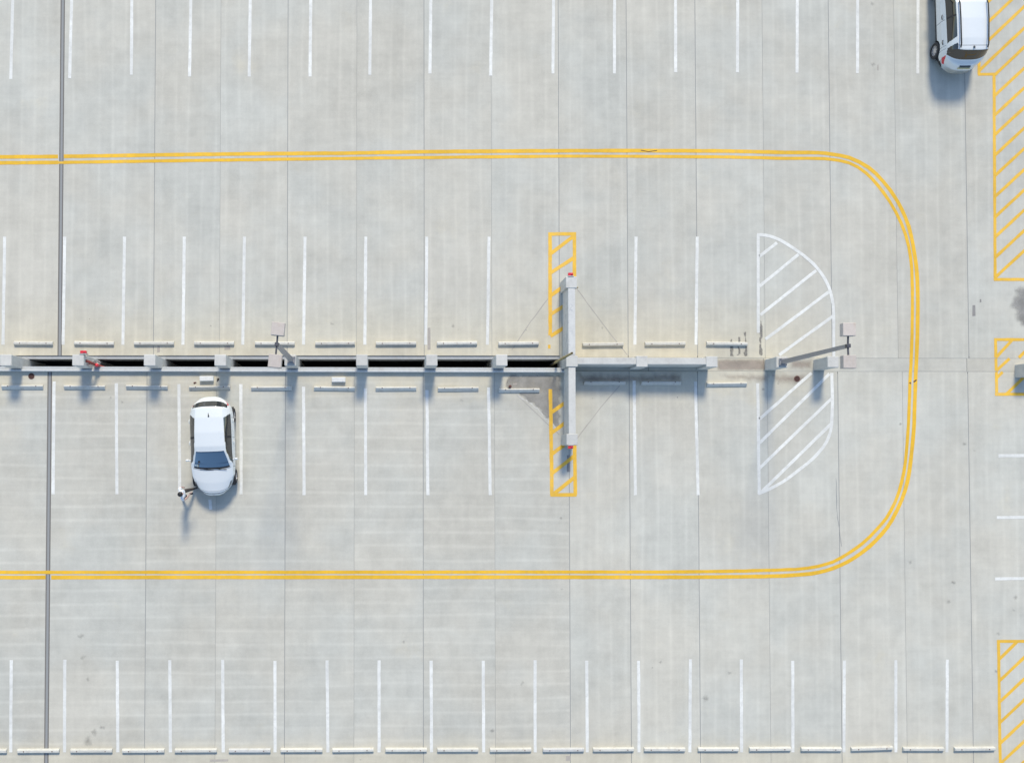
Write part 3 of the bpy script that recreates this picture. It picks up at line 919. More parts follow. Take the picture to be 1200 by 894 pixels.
# tarnished vent pipe standing in the opening against the cross wall
pt = at(670.3, 413.8, 3.5)
e = empty('vent_pipe', (pt.x, pt.y, LOW))
tag(e, 'tall tarnished brass-coloured vent pipe rising where the opening meets the wall', 'pipe')
hp = 3.5 - LOW
v = MB(); v.lathe([(0.045, 0), (0.045, hp), (0.033, hp), (0.033, hp - 0.3), (0.0, hp - 0.3)], (0, 0, 0), 'z', 16); v.build('pipe', M['olive'], e, smooth=True)
for z_ in (hp - 1.7, hp - 3.4):
    MB().tube((0, 0, z_), (0, 0, z_ + 0.14), 0.058, n=16).build('coupling', M['olive'], e, smooth=True)
MB().path([(-0.12, -0.04, 0), (-0.12, -0.04, hp - 3.9), (-0.05, 0, hp - 3.7)], [0.03] * 3).build('branch', M['black'], e, smooth=True)


# ================================================================== LAMP POSTS
def lamp(base, ztop, topx, topy, rz, label, lo=0.56, hi=0.56):
    """square pole on a column top, crossbar with a box luminaire at either end"""
    e = empty('lamp_post', (base.x, base.y, base.z), (0, 0, rz))
    tag(e, label, 'lamp post', 'twin-headed lamp posts on column tops')
    hh = ztop - base.z
    MB().cbox(-0.15, 0.15, -0.15, 0.15, 0.0, 0.09, 0.015).build('base_plate', M['lamp_grey'], e)
    for sx in (-1, 1):
        for sy in (-1, 1):
            MB().tube((sx * 0.11, sy * 0.11, 0.085), (sx * 0.11, sy * 0.11, 0.15), 0.016, n=8).build('anchor_bolt', M['lamp_dark'], e)
    pl = MB()
    r0, r1 = 0.082, 0.06
    pl.hexa([(-r0, -r0, 0.088), (r0, -r0, 0.088), (r0, r0, 0.088), (-r0, r0, 0.088), (-r1, -r1, hh), (r1, -r1, hh), (r1, r1, hh), (-r1, r1, hh)])
    pl.build('pole', M['lamp_grey'], e)
    MB().cbox(-0.066, 0.066, -0.066, 0.066, hh - 0.12, hh + 0.05, 0.012).build('pole_cap', M['lamp_dark'], e)
    for s, L in ((1, lo), (-1, hi)):
        MB().tube((0, s * 0.06, hh - 0.04), (0, s * (L - 0.22), hh - 0.02), 0.033, n=10).build('arm', M['lamp_dark'], e)
        hd = MB().cbox(-0.225, 0.225, s * L - 0.225, s * L + 0.225, hh - 0.15, hh + 0.10, 0.012).build('lamp_head', M['lamp_head'], e)
        MB().box(-0.18, 0.18, s * L - 0.18, s * L + 0.18, hh - 0.158, hh - 0.148).build('lens', M['lens'], hd)
    return e


cA = colA[1]
lamp(Vector((cA.x + 0.02, cA.y, cA.z)), 6.75, 0, 0, 0.0, 'grey twin-headed lamp post standing in the white striped island')
cL = cols[4][1]
lamp(Vector((cL.x + 0.05, cL.y + 0.0, cL.z)), 6.75, 0, 0, R(-5), 'grey twin-headed lamp post rising from a column in the dark opening', 0.52, 0.58)


# ================================================================== WHEEL STOPS
def stop_mesh(L, south):
    """precast bar: sloped sides, chipped ends, two pin holes"""
    h = 0.125
    yb0, yb1 = -0.09, 0.09
    if south: yt0, yt1 = 0.005, 0.062
    else: yt0, yt1 = -0.052, 0.055
    mb = MB()
    n = 6
    vs = []
    xs = [-L / 2, -L / 2 + 0.03] + [-L / 2 + L * i / n for i in range(1, n)] + [L / 2 - 0.03, L / 2]
    for i, x in enumerate(xs):
        endf = 0.018 if i in (0, len(xs) - 1) else 0.0
        j = lambda a: random.uniform(-a, a)
        vs += [(x, yb0, 0), (x, yb1, 0), (x, yb1 - 0.006, h * 0.35), (x, yt1 + j(0.003), h - 0.01 - endf), (x, yt1 - 0.012, h - endf + j(0.002)), (x, yt0 + 0.012, h - endf + j(0.002)), (x, yt0 + j(0.003), h - 0.01 - endf), (x, yb0 + 0.006, h * 0.35)]
    fs = []
    for i in range(len(xs) - 1):
        fs += [(i * 8 + q, i * 8 + (q + 1) % 8, i * 8 + 8 + (q + 1) % 8, i * 8 + 8 + q) for q in range(8)]
    e_ = (len(xs) - 1) * 8
    fs += [tuple(range(8)), tuple(range(e_ + 7, e_ - 1, -1))]
    mb.add(vs, fs)
    return mb.mesh('wheel_stop')


pin_me = MB().lathe([(0.022, 0.0), (0.022, 0.012), (0.0, 0.012)], (0, 0, 0), 'z', 8).mesh('pin')
pin_me.materials.append(M['iron'])


def stop(x0, x1, y, south, label, group, m='stop', rz=0.0):
    a, b = G(x0, y), G(x1, y)
    c = (a + b) / 2
    L = (b.xy - a.xy).length
    me = stop_mesh(L, south); me.materials.append(M[m])
    o = bpy.data.objects.new('wheel_stop', me); COL.objects.link(o)
    o.location = (c.x, c.y, zdeck(c.x, c.y) + 0.001)
    sl = (b.z - a.z) / (b.x - a.x)
    o.rotation_euler = (0, -math.atan(sl), rz)
    tag(o, label, 'wheel stop', group)
    yt = 0.033 if south else 0.0
    for s in (-1, 1):
        q = bpy.data.objects.new('pin', pin_me); COL.objects.link(q); q.parent = o
        q.location = (s * L * 0.34, yt, 0.122)
    return o


ns = [(17, 62.5, 402.6), (87.5, 134, 402.6), (157.5, 204.3, 402.6), (228, 274.6, 402.6), (299, 345.5, 402.8), (369.6, 416.2, 402.8), (440.5, 487.8, 402.8), (512, 559, 402.6), (584, 631, 402.8), (682.3, 730, 404), (755.5, 802.6, 403.2), (827.6, 875, 403.2)]
for i, (a, b, y) in enumerate(ns):
    nm = ORD[i] if i < 11 else 'rightmost'
    stop(a, b, y, False, 'pale concrete wheel stop, %s in the row above the dark opening' % nm, 'wheel stops above the opening', 'stop', R(random.uniform(-.8, .8)))
ss = [(2.5, 51, 453.7), (75.6, 123.6, 453.9), (148.2, 196.8, 453.9), (222, 270, 454.6), (294.5, 342, 455.2), (368, 415.8, 455.4), (440.3, 487.8, 455.6), (513.2, 560.6, 456), (584.3, 632, 457.6), (684, 732.5, 448.8), (751.2, 797.6, 448.8), (827.6, 874.6, 450.6)]
for i, (a, b, y) in enumerate(ss):
    nm = ORD[i] if i < 11 else 'rightmost'
    stop(a, b, y, True, 'greyish concrete wheel stop, %s in the row below the dark opening' % nm, 'wheel stops below the opening', 'stop', R(random.uniform(-.8, .8)))
bs = [(-39, 8.5, 879.5), (21, 70, 879.2), (83, 132, 879), (143.7, 193, 879), (205.2, 254.4, 878.8), (268.5, 317.2, 878.8), (329, 378, 878.4), (389.7, 437.8, 878.2), (451.7, 500.2, 878), (512.4, 560.4, 878), (574, 622.3, 878), (636, 684, 878), (694.7, 742.4, 877.6),
      (754.4, 802.3, 877.4), (817.5, 864.8, 877.4), (877.6, 926, 877), (938, 985.3, 877.2), (996.7, 1045.2, 876.4), (1057.3, 1105, 877), (1117.5, 1165, 876.8)]
for i, (a, b, y) in enumerate(bs):
    stop(a, b, y, False, 'concrete wheel stop, %s in the row along the bottom edge' % ORD[i], 'wheel stops along the bottom', 'stop_d' if i in (5, 11) else 'stop', R(1.6) if i == 17 else R(random.uniform(-.5, .4)))


# ================================================================== SMALL THINGS
def drain(px, py, r, label):
    p = G(px, py)
    e = empty('floor_drain', (p.x, p.y, p.z))
    tag(e, label, 'drain', 'round floor drains')
    MB().lathe([(r, 0.003), (r, 0.010), (r * 0.80, 0.012), (r * 0.80, 0.003)], (0, 0, 0), 'z', 24).build('rim', M['iron'], e)
    MB().lathe([(r * 0.80, 0.0032), (0.0, 0.0032)], (0, 0, 0), 'z', 24).build('sump', M['black'], e)
    for k in range(-2, 3):
        w2 = math.sqrt(max(0.01, 0.6 - (k * 0.3) ** 2)) * r
        MB().box(k * 0.29 * r - 0.010, k * 0.29 * r + 0.010, -w2, w2, 0.004, 0.011).build('grate_bar', M['iron'], e)


drain(36.8, 440.8, 0.125, 'round rusty floor drain near the left edge below the opening')
drain(934, 443.8, 0.125, 'round rusty floor drain in the striped island under the lamp')


def block(px, py, label):
    p = G(px, py)
    e = empty('concrete_block', (p.x, p.y, p.z + 0.001), (0, 0, R(random.uniform(-2, 2))))
    tag(e, label, 'block', 'loose pale blocks below the kerb')
    MB().cbox(-0.28, 0.28, -0.10, 0.10, 0, 0.15, 0.012).build('block_body', M['block'], e)
    MB().cbox(-0.27, 0.27, -0.09, 0.09, 0.149, 0.163, 0.008).build('block_lid', M['block'], e)


block(242.7, 444, 'short pale block on the deck behind the white hatchback')
block(397, 445.2, 'short pale block below the kerb, right of the opening lamp post')
p = G(597.4, 453)
MB().lathe([(0.05, 0.0), (0.055, 0.10), (0.062, 0.105), (0.062, 0.14), (0.03, 0.15), (0.0, 0.15)], (0, 0, 0), 'z', 14).build('pipe_stub', M['iron'], loc=(p.x, p.y, p.z), smooth=True)
tag(bpy.data.objects['pipe_stub'], 'small rusty capped pipe stub behind a wheel stop by the wall', 'pipe')
for i, (px, py, rz, lab) in enumerate([(228.5, 448.6, 0.3, 'small brown scrap of litter behind the white hatchback'), (255.5, 445, 1.2, 'tiny dark leaf scrap right of the block behind the hatchback')]):
    p = G(px, py)
    mb = MB(); n = 9
    vs = [(0, 0, 0.05)] + [(0.11 * math.cos(k * 6.283 / n) * random.uniform(.6, 1.2), 0.05 * math.sin(k * 6.283 / n) * random.uniform(.6, 1.3), random.uniform(0.004, 0.03)) for k in range(n)]
    vs += [(v[0] * 0.95, v[1] * 0.95, 0.0) for v in vs[1:]]
    mb.add(vs, [(0, 1 + k, 1 + (k + 1) % n) for k in range(n)] + [(1 + k, 1 + n + k, 1 + n + (k + 1) % n, 1 + (k + 1) % n) for k in range(n)])
    o = mb.build('litter', M['jeans'] if i else M['iron'], loc=(p.x, p.y, p.z)); o.rotation_euler.z = rz; o.scale = (0.8,) * 3
    tag(o, lab, 'litter')


# ================================================================== CARS
def smooth1(a, k):
    if k < 2: return a
    ker = np.hanning(k + 2)[1:-1]; ker /= ker.sum()
    return np.convolve(np.pad(a, k, mode='edge'), ker, mode='same')[k:-k]


def make_car(spec):
    """lofted car shell: cross-sections along the length, sorted into body, glass and lamp pieces.
    Local axes: +X forward along the car from its middle, Z up."""
    L = spec['L']
    N = spec.get('N', 170)
    xs = np.linspace(0, L, N)
    seams = spec['seams']
    for s_ in seams: xs = np.append(xs, [s_ - 0.009, s_ + 0.009])
    xs = np.unique(np.round(np.sort(xs), 4))
    fx = np.linspace(0, L, 800)

    def cur(key, k=24):
        p = np.array(spec[key], float)
        y = smooth1(np.interp(fx, p[:, 0], p[:, 1]), k)
        return np.interp(xs, fx, y)
    zt, zb, wd, wr, sw = cur('zt', 18), cur('zb'), cur('w', 30), cur('wr', 40), cur('sweep', 60)
    z0 = cur('sill', 30)
    zb = np.minimum(zb, zt - 0.035)
    nu, ns_, ng, nr = 5, 22, 16, 22
    rows = []; tagv = []
    for i, x in enumerate(xs):
        W, B, T, RW, Z0 = wd[i], zb[i], zt[i], wr[i], z0[i]
        pr = []
        for k in range(nu): pr.append((W * 0.90 * k / nu, Z0, 'u', k / nu))
        for k in range(ns_):
            t = k / ns_
            z = Z0 + (B - Z0) * t
            # rocker tuck-in, bulge at mid-height, shoulder crease
            y = W * (0.90 + 0.10 * math.sin(min(1, t / 0.45) * math.pi / 2)) - W * 0.035 * max(0, (t - 0.62) / 0.38) ** 2 + 0.012 * math.exp(-((t - 0.72) / 0.06) ** 2)
            pr.append((y, z, 's', t))
        yb = W * 0.965
        crown = min(0.055, 0.45 * max(0.0, T - B)) * (1 if T - B > 0.2 else 0.75)
        for k in range(ng):
            t = k / ng
            y = yb + (RW - yb) * (t ** 1.15) + 0.018 * math.sin(t * math.pi)
            z = B + (T - crown - B) * (t ** (0.92 if T - B > 0.2 else 0.6))
            pr.append((y, z, 'g', t))
        for k in range(nr + 1):
            t = k / nr
            y = RW * (1 - t)
            z = T - crown * (1 - t) ** 2.2
            pr.append((y, z, 'r', t))
        row = []
        for (y, z, s_, t) in pr:
            xx = x + sw[i] * (abs(y) / max(W, .01)) ** 3.0
            row.append((xx, y, z))
        rows.append(row); tagv.append([(s_, t) for (_, _, s_, t) in pr])
    n = len(rows[0])
    groups = {}

    def addface(key, quad):
        g_ = groups.setdefault(key, ([], [], {}))
        ids = []
        for q in quad:
            if q not in g_[2]:
                g_[2][q] = len(g_[0])
                i, j, s = q
                x, y, z = rows[i][j]
                g_[0].append((L / 2 - x, y * s, z))
            ids.append(g_[2][q])
        g_[1].append(tuple(ids))
    cls = spec['classify']
    for i in range(len(xs) - 1):
        seam = sum(q + 1 for q, s_ in enumerate(seams) if abs((xs[i] + xs[i + 1]) / 2 - s_) < 0.004)
        for j in range(n - 1):
            cx = sum(rows[a][b][0] for a, b in ((i, j), (i + 1, j), (i, j + 1), (i + 1, j + 1))) / 4
            cy = sum(rows[a][b][1] for a, b in ((i, j), (i + 1, j), (i, j + 1), (i + 1, j + 1))) / 4
            cz = sum(rows[a][b][2] for a, b in ((i, j), (i + 1, j), (i, j + 1), (i + 1, j + 1))) / 4
            s_, t = tagv[i][j]
            xm = (xs[i] + xs[i + 1]) / 2
            for s in (1, -1):
                k = cls(xm, cx, cy * s, cz, s_, t, float((zt[i] + zt[i + 1]) / 2), seam, s)
                if k is None: continue
                q = [(i, j, s), (i + 1, j, s), (i + 1, j + 1, s), (i, j + 1, s)]
                if s < 0: q.reverse()
                if j == n - 2:
                    q = [(a, b, 1 if b == n - 1 else c) for a, b, c in q]
                addface(k, q)
    # caps at nose and tail
    for i, rev in ((0, False), (len(xs) - 1, True)):
        ring = [(i, j, 1) for j in range(n)] + [(i, j, -1) for j in range(n - 2, 0, -1)]
        if rev: ring.reverse()
        addface('body', ring)
    return groups


def shell_objects(groups, root, spec, names):
    out = {}
    for k, (vs, fs, _) in groups.items():
        nm, m = names[k.split('|')[0]]
        me = bpy.data.meshes.new(nm); me.from_pydata(vs, [], fs); me.update()
        bm = bmesh.new(); bm.from_mesh(me)
        bmesh.ops.remove_doubles(bm, verts=bm.verts, dist=0.0004)
        bmesh.ops.recalc_face_normals(bm, faces=bm.faces)
        bm.to_mesh(me); bm.free()
        for p_ in me.polygons: p_.use_smooth = True
        out[k] = link(nm, me, m, root)
    return out


def wheel(root, x, y, r, wdt, side):
    e = MB()
    prof = [(r * 0.62, -wdt / 2), (r * 0.93, -wdt / 2), (r, -wdt / 2 + 0.03), (r, wdt / 2 - 0.03), (r * 0.93, wdt / 2), (r * 0.62, wdt / 2), (r * 0.62, -wdt / 2)]
    ty = e.lathe(prof, (0, 0, 0), 'y', 32).build('wheel', M['tyre'], root, (x, y, r), True)
    h = MB(); o_ = side * (wdt / 2 - 0.015)
    h.lathe([(r * 0.64, o_), (r * 0.58, o_ - side * 0.004), (r * 0.56, o_ - side * 0.05), (0.0, o_ - side * 0.05)], (0, 0, 0), 'y', 32)
    for k in range(8):
        a = k * math.pi / 4
        c_, s_ = math.cos(a), math.sin(a)
        pts = []
        for rr, hw, dp in ((r * 0.10, 0.028, 0.0), (r * 0.60, 0.020, 0.006)):
            for sg in (-1, 1):
                pts.append((c_ * rr - s_ * hw * sg, o_ - side * dp, s_ * rr + c_ * hw * sg))
        pts += [(a_, o_ - side * 0.035, c2_) for a_, b_, c2_ in pts]
        h.add(pts, [(0, 1, 3, 2), (4, 6, 7, 5), (0, 2, 6, 4), (1, 5, 7, 3)])
    h.lathe([(r * 0.14, o_), (0.0, o_ + side * 0.008)], (0, 0, 0), 'y', 16)
    h.build('rim', M['rim'], ty)
    return ty


def arch_liner(root, x, y0, y1, r):
    a = MB(); n = 14
    vs = []
    for k in range(n + 1):
        t = math.pi * k / n
        for yy in (y0, y1): vs.append((x + math.cos(t) * r, yy, 0.30 + math.sin(t) * r))
    a.add(vs, [(2 * k, 2 * k + 1, 2 * k + 3, 2 * k + 2) for k in range(n)])
    a.build('wheel_arch', M['trim'], root)


def mirror(root, x, y, z, s, m):
    o = MB()
    o.path([(x, y, z), (x - 0.01, y + s * 0.07, z + 0.03)], [0.03, 0.03], 8)
    prof = [(0.0, -0.085), (0.045, -0.075), (0.06, -0.02), (0.058, 0.03), (0.035, 0.06), (0, 0.065)]
    n = 12
    vs = []
    for r_, h_ in prof:
        for j in range(n):
            a = 2 * math.pi * j / n
            vs.append((x - 0.02 + math.cos(a) * r_ * 0.75, y + s * (0.14 + h_), z + 0.05 + math.sin(a) * r_))
    fs = []
    for i in range(len(prof) - 1):
        fs += [(i * n + j, i * n + (j + 1) % n, (i + 1) * n + (j + 1) % n, (i + 1) * n + j) for j in range(n)]
    o.add(vs, fs)
    o.build('door_mirror', m, root, smooth=True)


def seats(root, xf, xr, zf, w_):
    for x in (xf, xr):
        for y in ((-0.36, 0.36) if x == xf else (-0.40, 0.0, 0.40)):
            b = MB()
            b.cbox(x - 0.25, x + 0.25, y - 0.20, y + 0.20, zf, zf + 0.2, 0.03)
            b.hexa([(x - 0.24, y - .2, zf + .15), (x - 0.12, y - .2, zf + .15), (x - 0.12, y + .2, zf + .15), (x - 0.24, y + .2, zf + .15),
                    (x - 0.40, y - .18, zf + .75), (x - 0.31, y - .18, zf + .75), (x - 0.31, y + .18, zf + .75), (x - 0.40, y + .18, zf + .75)])
            b.build('seat', M['seat_cloth'], root)


# ---- white hatchback, nose towards the bottom of the picture
def cls_hatch(xm, cx, cy, cz, s, t, zt, seam, sd):
    a = abs(cy)
    for wx in (0.74, 3.20):
        if (s in 'su') and math.hypot(cx - wx, cz - 0.30) < 0.345 and a > 0.40: return None
    sfx = '|%d' % sd
    if s == 'r' and 1.06 < xm < 1.12 and t > 0.025: return 'dash_shade'  # dashboard shade painted as a black band along the windshield base
    if s == 'r' and 1.06 < xm < 1.75 and t > 0.025: return 'windshield'
    if s == 'r' and 3.53 < xm < 3.77: return 'rear_window'
    if s == 'g' and t > 0.45 and 3.56 < xm < 3.75: return 'rear_window'
    if s == 'g' and 0.10 < t < (0.78 + 0.12 * min(1.0, max(0.0, (cx - 1.4) / 0.9))) and zt - cz > 0.09:
        if 1.25 < cx < 2.27: return 'side_window' + sfx + 'f'
        if 2.27 <= cx <= 2.35: return 'door_pillar' + sfx
        if 2.35 < cx < 3.22 - 0.25 * max(0, t - 0.3): return 'side_window' + sfx + 'r'
    if 0.08 < xm < 0.40 and s == 'g' and 0.15 < t < 0.75 and cx > 0.16 and a > 0.46: return 'headlight' + sfx
    if cx > 3.60 and s == 's' and t > 0.66 and a > 0.55 and xm > 3.66: return 'tail_light' + sfx
    if xm > 3.70 and s == 'g' and t < 0.45 and a > 0.60: return 'tail_light' + sfx
    if xm < 0.10 and s == 'r' and a < 0.50 and xm > 0.06: return 'grille'
    if xm < 0.05 and s == 's' and 0.15 < t < 0.55 and a < 0.55: return 'grille'
    if seam and ((s == 'r' and xm < 1.2) or (s == 'g' and xm < 0.3) or (s == 's' and t > 0.12 and 1.0 < xm < 3.3)): return 'gap|%d' % seam + ('|%d' % sd if s == 's' else '')
    if s == 'r' and t < 0.001 and 1.85 < xm < 3.4: return 'body'
    return 'body'


hatch_spec = dict(L=3.95, classify=cls_hatch, seams=[0.165, 1.02, 2.31, 3.12],
    zt=[(0, .62), (.04, .70), (.15, .77), (.5, .875), (.9, .955), (1.03, .98), (1.72, 1.385), (1.95, 1.445), (2.5, 1.475), (3.1, 1.455), (3.52, 1.395), (3.76, 1.06), (3.86, .97), (3.92, .90), (3.95, .80)],
    zb=[(0, .56), (.3, .70), (.6, .80), (1.1, .92), (2, .95), (3.2, 1.0), (3.7, .96), (3.95, .75)],
    w=[(0, .58), (.06, .66), (.25, .76), (.6, .84), (1.2, .865), (2.8, .868), (3.3, .85), (3.65, .79), (3.85, .70), (3.95, .62)],
    wr=[(0, .46), (.12, .52), (.5, .66), (1.0, .765), (1.4, .67), (1.75, .575), (2.5, .565), (3.3, .535), (3.55, .55), (3.78, .58), (3.95, .5)],
    sweep=[(0, .33), (.4, .25), (1.05, .13), (1.72, .07), (2.3, 0), (3.2, -.04), (3.52, -.13), (3.95, -.24)],
    sill=[(0, .30), (.3, .20), (3.6, .20), (3.95, .34)])
pf = G(253.4, 579.0); pr = G(251.0, 467.2)
ctr = (pf + pr) / 2
ang = math.atan2(pf.y - pr.y, pf.x - pr.x) + R(0.4)
hatchb = empty('hatchback_car', (ctr.x + 0.02, ctr.y, z_south(ctr.x)), (0, 0, ang))
tag(hatchb, 'white hatchback car parked nose down in a bay below the opening', 'car')
NAMES_A = {'body': ('body', M['paint_a']), 'windshield': ('windshield', M['glass_w']), 'rear_window': ('rear_window', M['glass']), 'side_window': ('side_window', M['glass']),
           'headlight': ('headlight', M['lens']), 'tail_light': ('tail_light', M['tail']), 'grille': ('grille', M['trim']), 'dash_shade': ('windshield_shade_band', M['trim']), 'door_pillar': ('door_pillar', M['trim']), 'gap': ('panel_gap', M['gap'])}
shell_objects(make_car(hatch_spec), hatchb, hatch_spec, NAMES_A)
for wx in (0.74, 3.20):
    for s in (1, -1):
        wheel(hatchb, 3.95 / 2 - wx, s * 0.765, 0.30, 0.19, s)
        arch_liner(hatchb, 3.95 / 2 - wx, s * 0.42, s * 0.85, 0.35)
for s in (1, -1):
    mirror(hatchb, 3.95 / 2 - 1.42, s * 0.83, 0.97, s, M['paint_a'])
    for hx in (2.12, 2.98):
        MB().path([(3.95 / 2 - hx - 0.09, s * 0.868, 0.86), (3.95 / 2 - hx, s * 0.892, 0.865), (3.95 / 2 - hx + 0.09, s * 0.868, 0.86)], [0.014] * 3, 8).build('door_handle', M['paint_a'], hatchb, smooth=True)
seats(hatchb, -0.05, -0.95, 0.42, 0.6)
MB().cbox(0.42, 0.80, -0.62, 0.62, 0.55, 0.90, 0.05).build('dashboard', M['trim'], hatchb)
MB().box(-1.75, -1.1, -0.6, 0.6, 0.4, 0.75).build('boot_floor', M['seat_cloth'], hatchb)
MB().box(-1.4, 1.0, -0.70, 0.70, 0.24, 0.30).build('floor_pan', M['trim'], hatchb)
for s, y0 in ((1, 0.30), (1, -0.22)):
    MB().path([(0.95, y0 + 0.28, 0.99), (0.93, y0, 1.005), (0.88, y0 - 0.26, 1.02)], [0.010] * 3, 6).build('wiper', M['trim'], hatchb)
MB().path([(-1.15, 0, 1.44), (-1.20, 0, 1.475), (-1.30, 0, 1.50)], [0.035, 0.022, 0.006], 8).build('roof_antenna', M['gap'], hatchb, smooth=True)
MB().box(1.955, 1.982, -0.24, 0.24, 0.42, 0.52).build('number_plate', M['plate'], hatchb)
MB().box(-1.985, -1.955, -0.24, 0.24, 0.60, 0.70).build('number_plate', M['plate'], hatchb)
MB().lathe([(0.05, 0.0), (0.05, 0.012), (0.0, 0.016)], (1.955, 0, 0.64), 'x', 16).build('badge', M['rim'], hatchb)


# ---- white SUV at the top edge, tail towards the bottom of the picture
def cls_suv(xm, cx, cy, cz, s, t, zt, seam, sd):
    a = abs(cy)
    for wx in (0.85, 3.50):
        if (s in 'su') and math.hypot(cx - wx, cz - 0.34) < 0.39 and a > 0.40: return None
    sfx = '|%d' % sd
    if s == 'r' and 1.17 < xm < 1.80 and t > 0.07: return 'windshield'
    if s == 'r' and 3.985 < xm < 4.18: return 'rear_window'
    if s == 'g' and t > 0.06 and xm > 3.98 and xm < 4.18: return 'rear_window'
    if s == 'g' and 0.08 < t < (0.97 if cx > 3.7 else 0.88) and zt - cz > 0.05:
        if 1.30 < cx < 2.50: return 'side_window' + sfx + 'f'
        if 2.50 <= cx <= 2.57: return 'door_pillar' + sfx
        if 2.57 < cx < 3.58 - 0.18 * t: return 'side_window' + sfx + 'r'
        if 3.76 - 0.10 * t < cx and xm <= 3.98: return 'quarter_window' + sfx
    if 0.08 < xm < 0.5 and s == 'g' and t > 0.15 and cx > 0.16 and a > 0.45: return 'headlight' + sfx
    if s == 's' and 0.58 < t < 0.99 and 3.96 < cx and xm > 4.02 and a > 0.60: return 'tail_light' + sfx
    if s == 's' and t < (0.42 if xm > 4.3 else 0.24): return 'cladding' + sfx
    if xm < 0.06 and s == 's' and 0.3 < t < 0.75 and a < 0.6: return 'grille'
    if seam and ((s == 'r' and (xm < 1.2 or 3.7 < xm < 3.9)) or (s == 's' and t > 0.3)): return 'gap|%d' % seam + ('|%d' % sd if s == 's' else '')
    return 'body'


suv_spec = dict(L=4.48, classify=cls_suv, seams=[0.2, 1.14, 2.53, 3.62, 3.80, 4.30],
    zt=[(0, .74), (.05, .86), (.2, .97), (.6, 1.03), (1.0, 1.075), (1.15, 1.09), (1.78, 1.53), (2.0, 1.595), (2.7, 1.635), (3.5, 1.62), (3.98, 1.565), (4.165, 1.13), (4.20, 1.07), (4.34, 1.0), (4.41, .92), (4.46, .78), (4.48, .66)],
    zb=[(0, .62), (.3, .82), (.7, .93), (1.2, 1.02), (2, 1.04), (3.5, 1.10), (4.1, 1.08), (4.3, .93), (4.48, .62)],
    w=[(0, .66), (.08, .76), (.3, .84), (.7, .88), (1.4, .885), (3.6, .885), (4.0, .87), (4.25, .83), (4.40, .78), (4.48, .70)],
    wr=[(0, .5), (.12, .58), (.5, .72), (1.1, .76), (1.45, .70), (1.8, .635), (2.5, .635), (3.6, .615), (3.98, .60), (4.17, .68), (4.35, .70), (4.48, .58)],
    sweep=[(0, .24), (.4, .2), (1.1, .13), (1.8, .07), (2.4, 0), (3.6, -.02), (3.9, -.12), (4.05, -.24), (4.48, -.34)],
    sill=[(0, .36), (.3, .27), (3.9, .27), (4.48, .40)])
pr = G(1114.5, 91.0)
suv = empty('suv_car', (pr.x, pr.y + 4.48 / 2, 0.0), (0, 0, R(90.6)))
tag(suv, 'white sport utility car with roof rails, cut off by the top edge', 'car')
NAMES_B = {'body': ('body', M['paint_b']), 'windshield': ('windshield', M['glass_d']), 'rear_window': ('rear_window', M['glass_d']), 'side_window': ('side_window', M['glass_d']), 'quarter_window': ('quarter_window', M['glass_d']),
           'headlight': ('headlight', M['lens']), 'tail_light': ('tail_light', M['tail']), 'cladding': ('cladding', M['trim']), 'grille': ('grille', M['trim']), 'door_pillar': ('door_pillar', M['trim']), 'gap': ('panel_gap', M['gap'])}
shell_objects(make_car(suv_spec), suv, suv_spec, NAMES_B)
for wx in (0.85, 3.50):
    for s in (1, -1):
        wheel(suv, 4.48 / 2 - wx, s * 0.80, 0.335, 0.215, s)
        arch_liner(suv, 4.48 / 2 - wx, s * 0.42, s * 0.86, 0.395)
for s in (1, -1):
    mirror(suv, 4.48 / 2 - 1.50, s * 0.85, 1.08, s, M['paint_b'])
    MB().path([(0.25, s * 0.565, 1.60), (0.12, s * 0.57, 1.655), (-0.5, s * 0.568, 1.68), (-1.52, s * 0.55, 1.655), (-1.66, s * 0.545, 1.59)], [0.026] * 5, 8).build('roof_rail', M['trim'], suv, smooth=True)
    for hx in (2.38, 3.42):
        MB().path([(4.48 / 2 - hx - 0.10, s * 0.895, 0.95), (4.48 / 2 - hx, s * 0.925, 0.955), (4.48 / 2 - hx + 0.10, s * 0.895, 0.95)], [0.018] * 3, 8).build('door_handle', M['gap'], suv, smooth=True)
seats(suv, -0.05, -0.95, 0.55, 0.6)
MB().cbox(0.45, 0.85, -0.62, 0.62, 0.65, 1.02, 0.05).build('dashboard', M['trim'], suv)
MB().box(-1.5, 1.0, -0.72, 0.72, 0.30, 0.36).build('floor_pan', M['trim'], suv)
MB().box(-1.80, -1.15, -0.6, 0.6, 0.45, 0.9).build('boot_floor', M['seat_cloth'], suv)
MB().path([(-1.62, 0, 1.59), (-1.66, 0, 1.63), (-1.74, 0, 1.65)], [0.04, 0.024, 0.006], 8).build('roof_antenna', M['gap'], suv, smooth=True)
MB().box(-2.225, -2.17, -0.24, 0.24, 0.80, 0.90).build('number_plate', M['plate'], suv)
MB().box(-2.19, -2.14, -0.22, 0.22, 0.935, 0.965).build('tailgate_handle', M['gap'], suv)
MB().path([(-1.86, -0.25, 1.22), (-1.885, 0.02, 1.20), (-1.87, 0.24, 1.225)], [0.011] * 3, 6).build('wiper', M['trim'], suv)


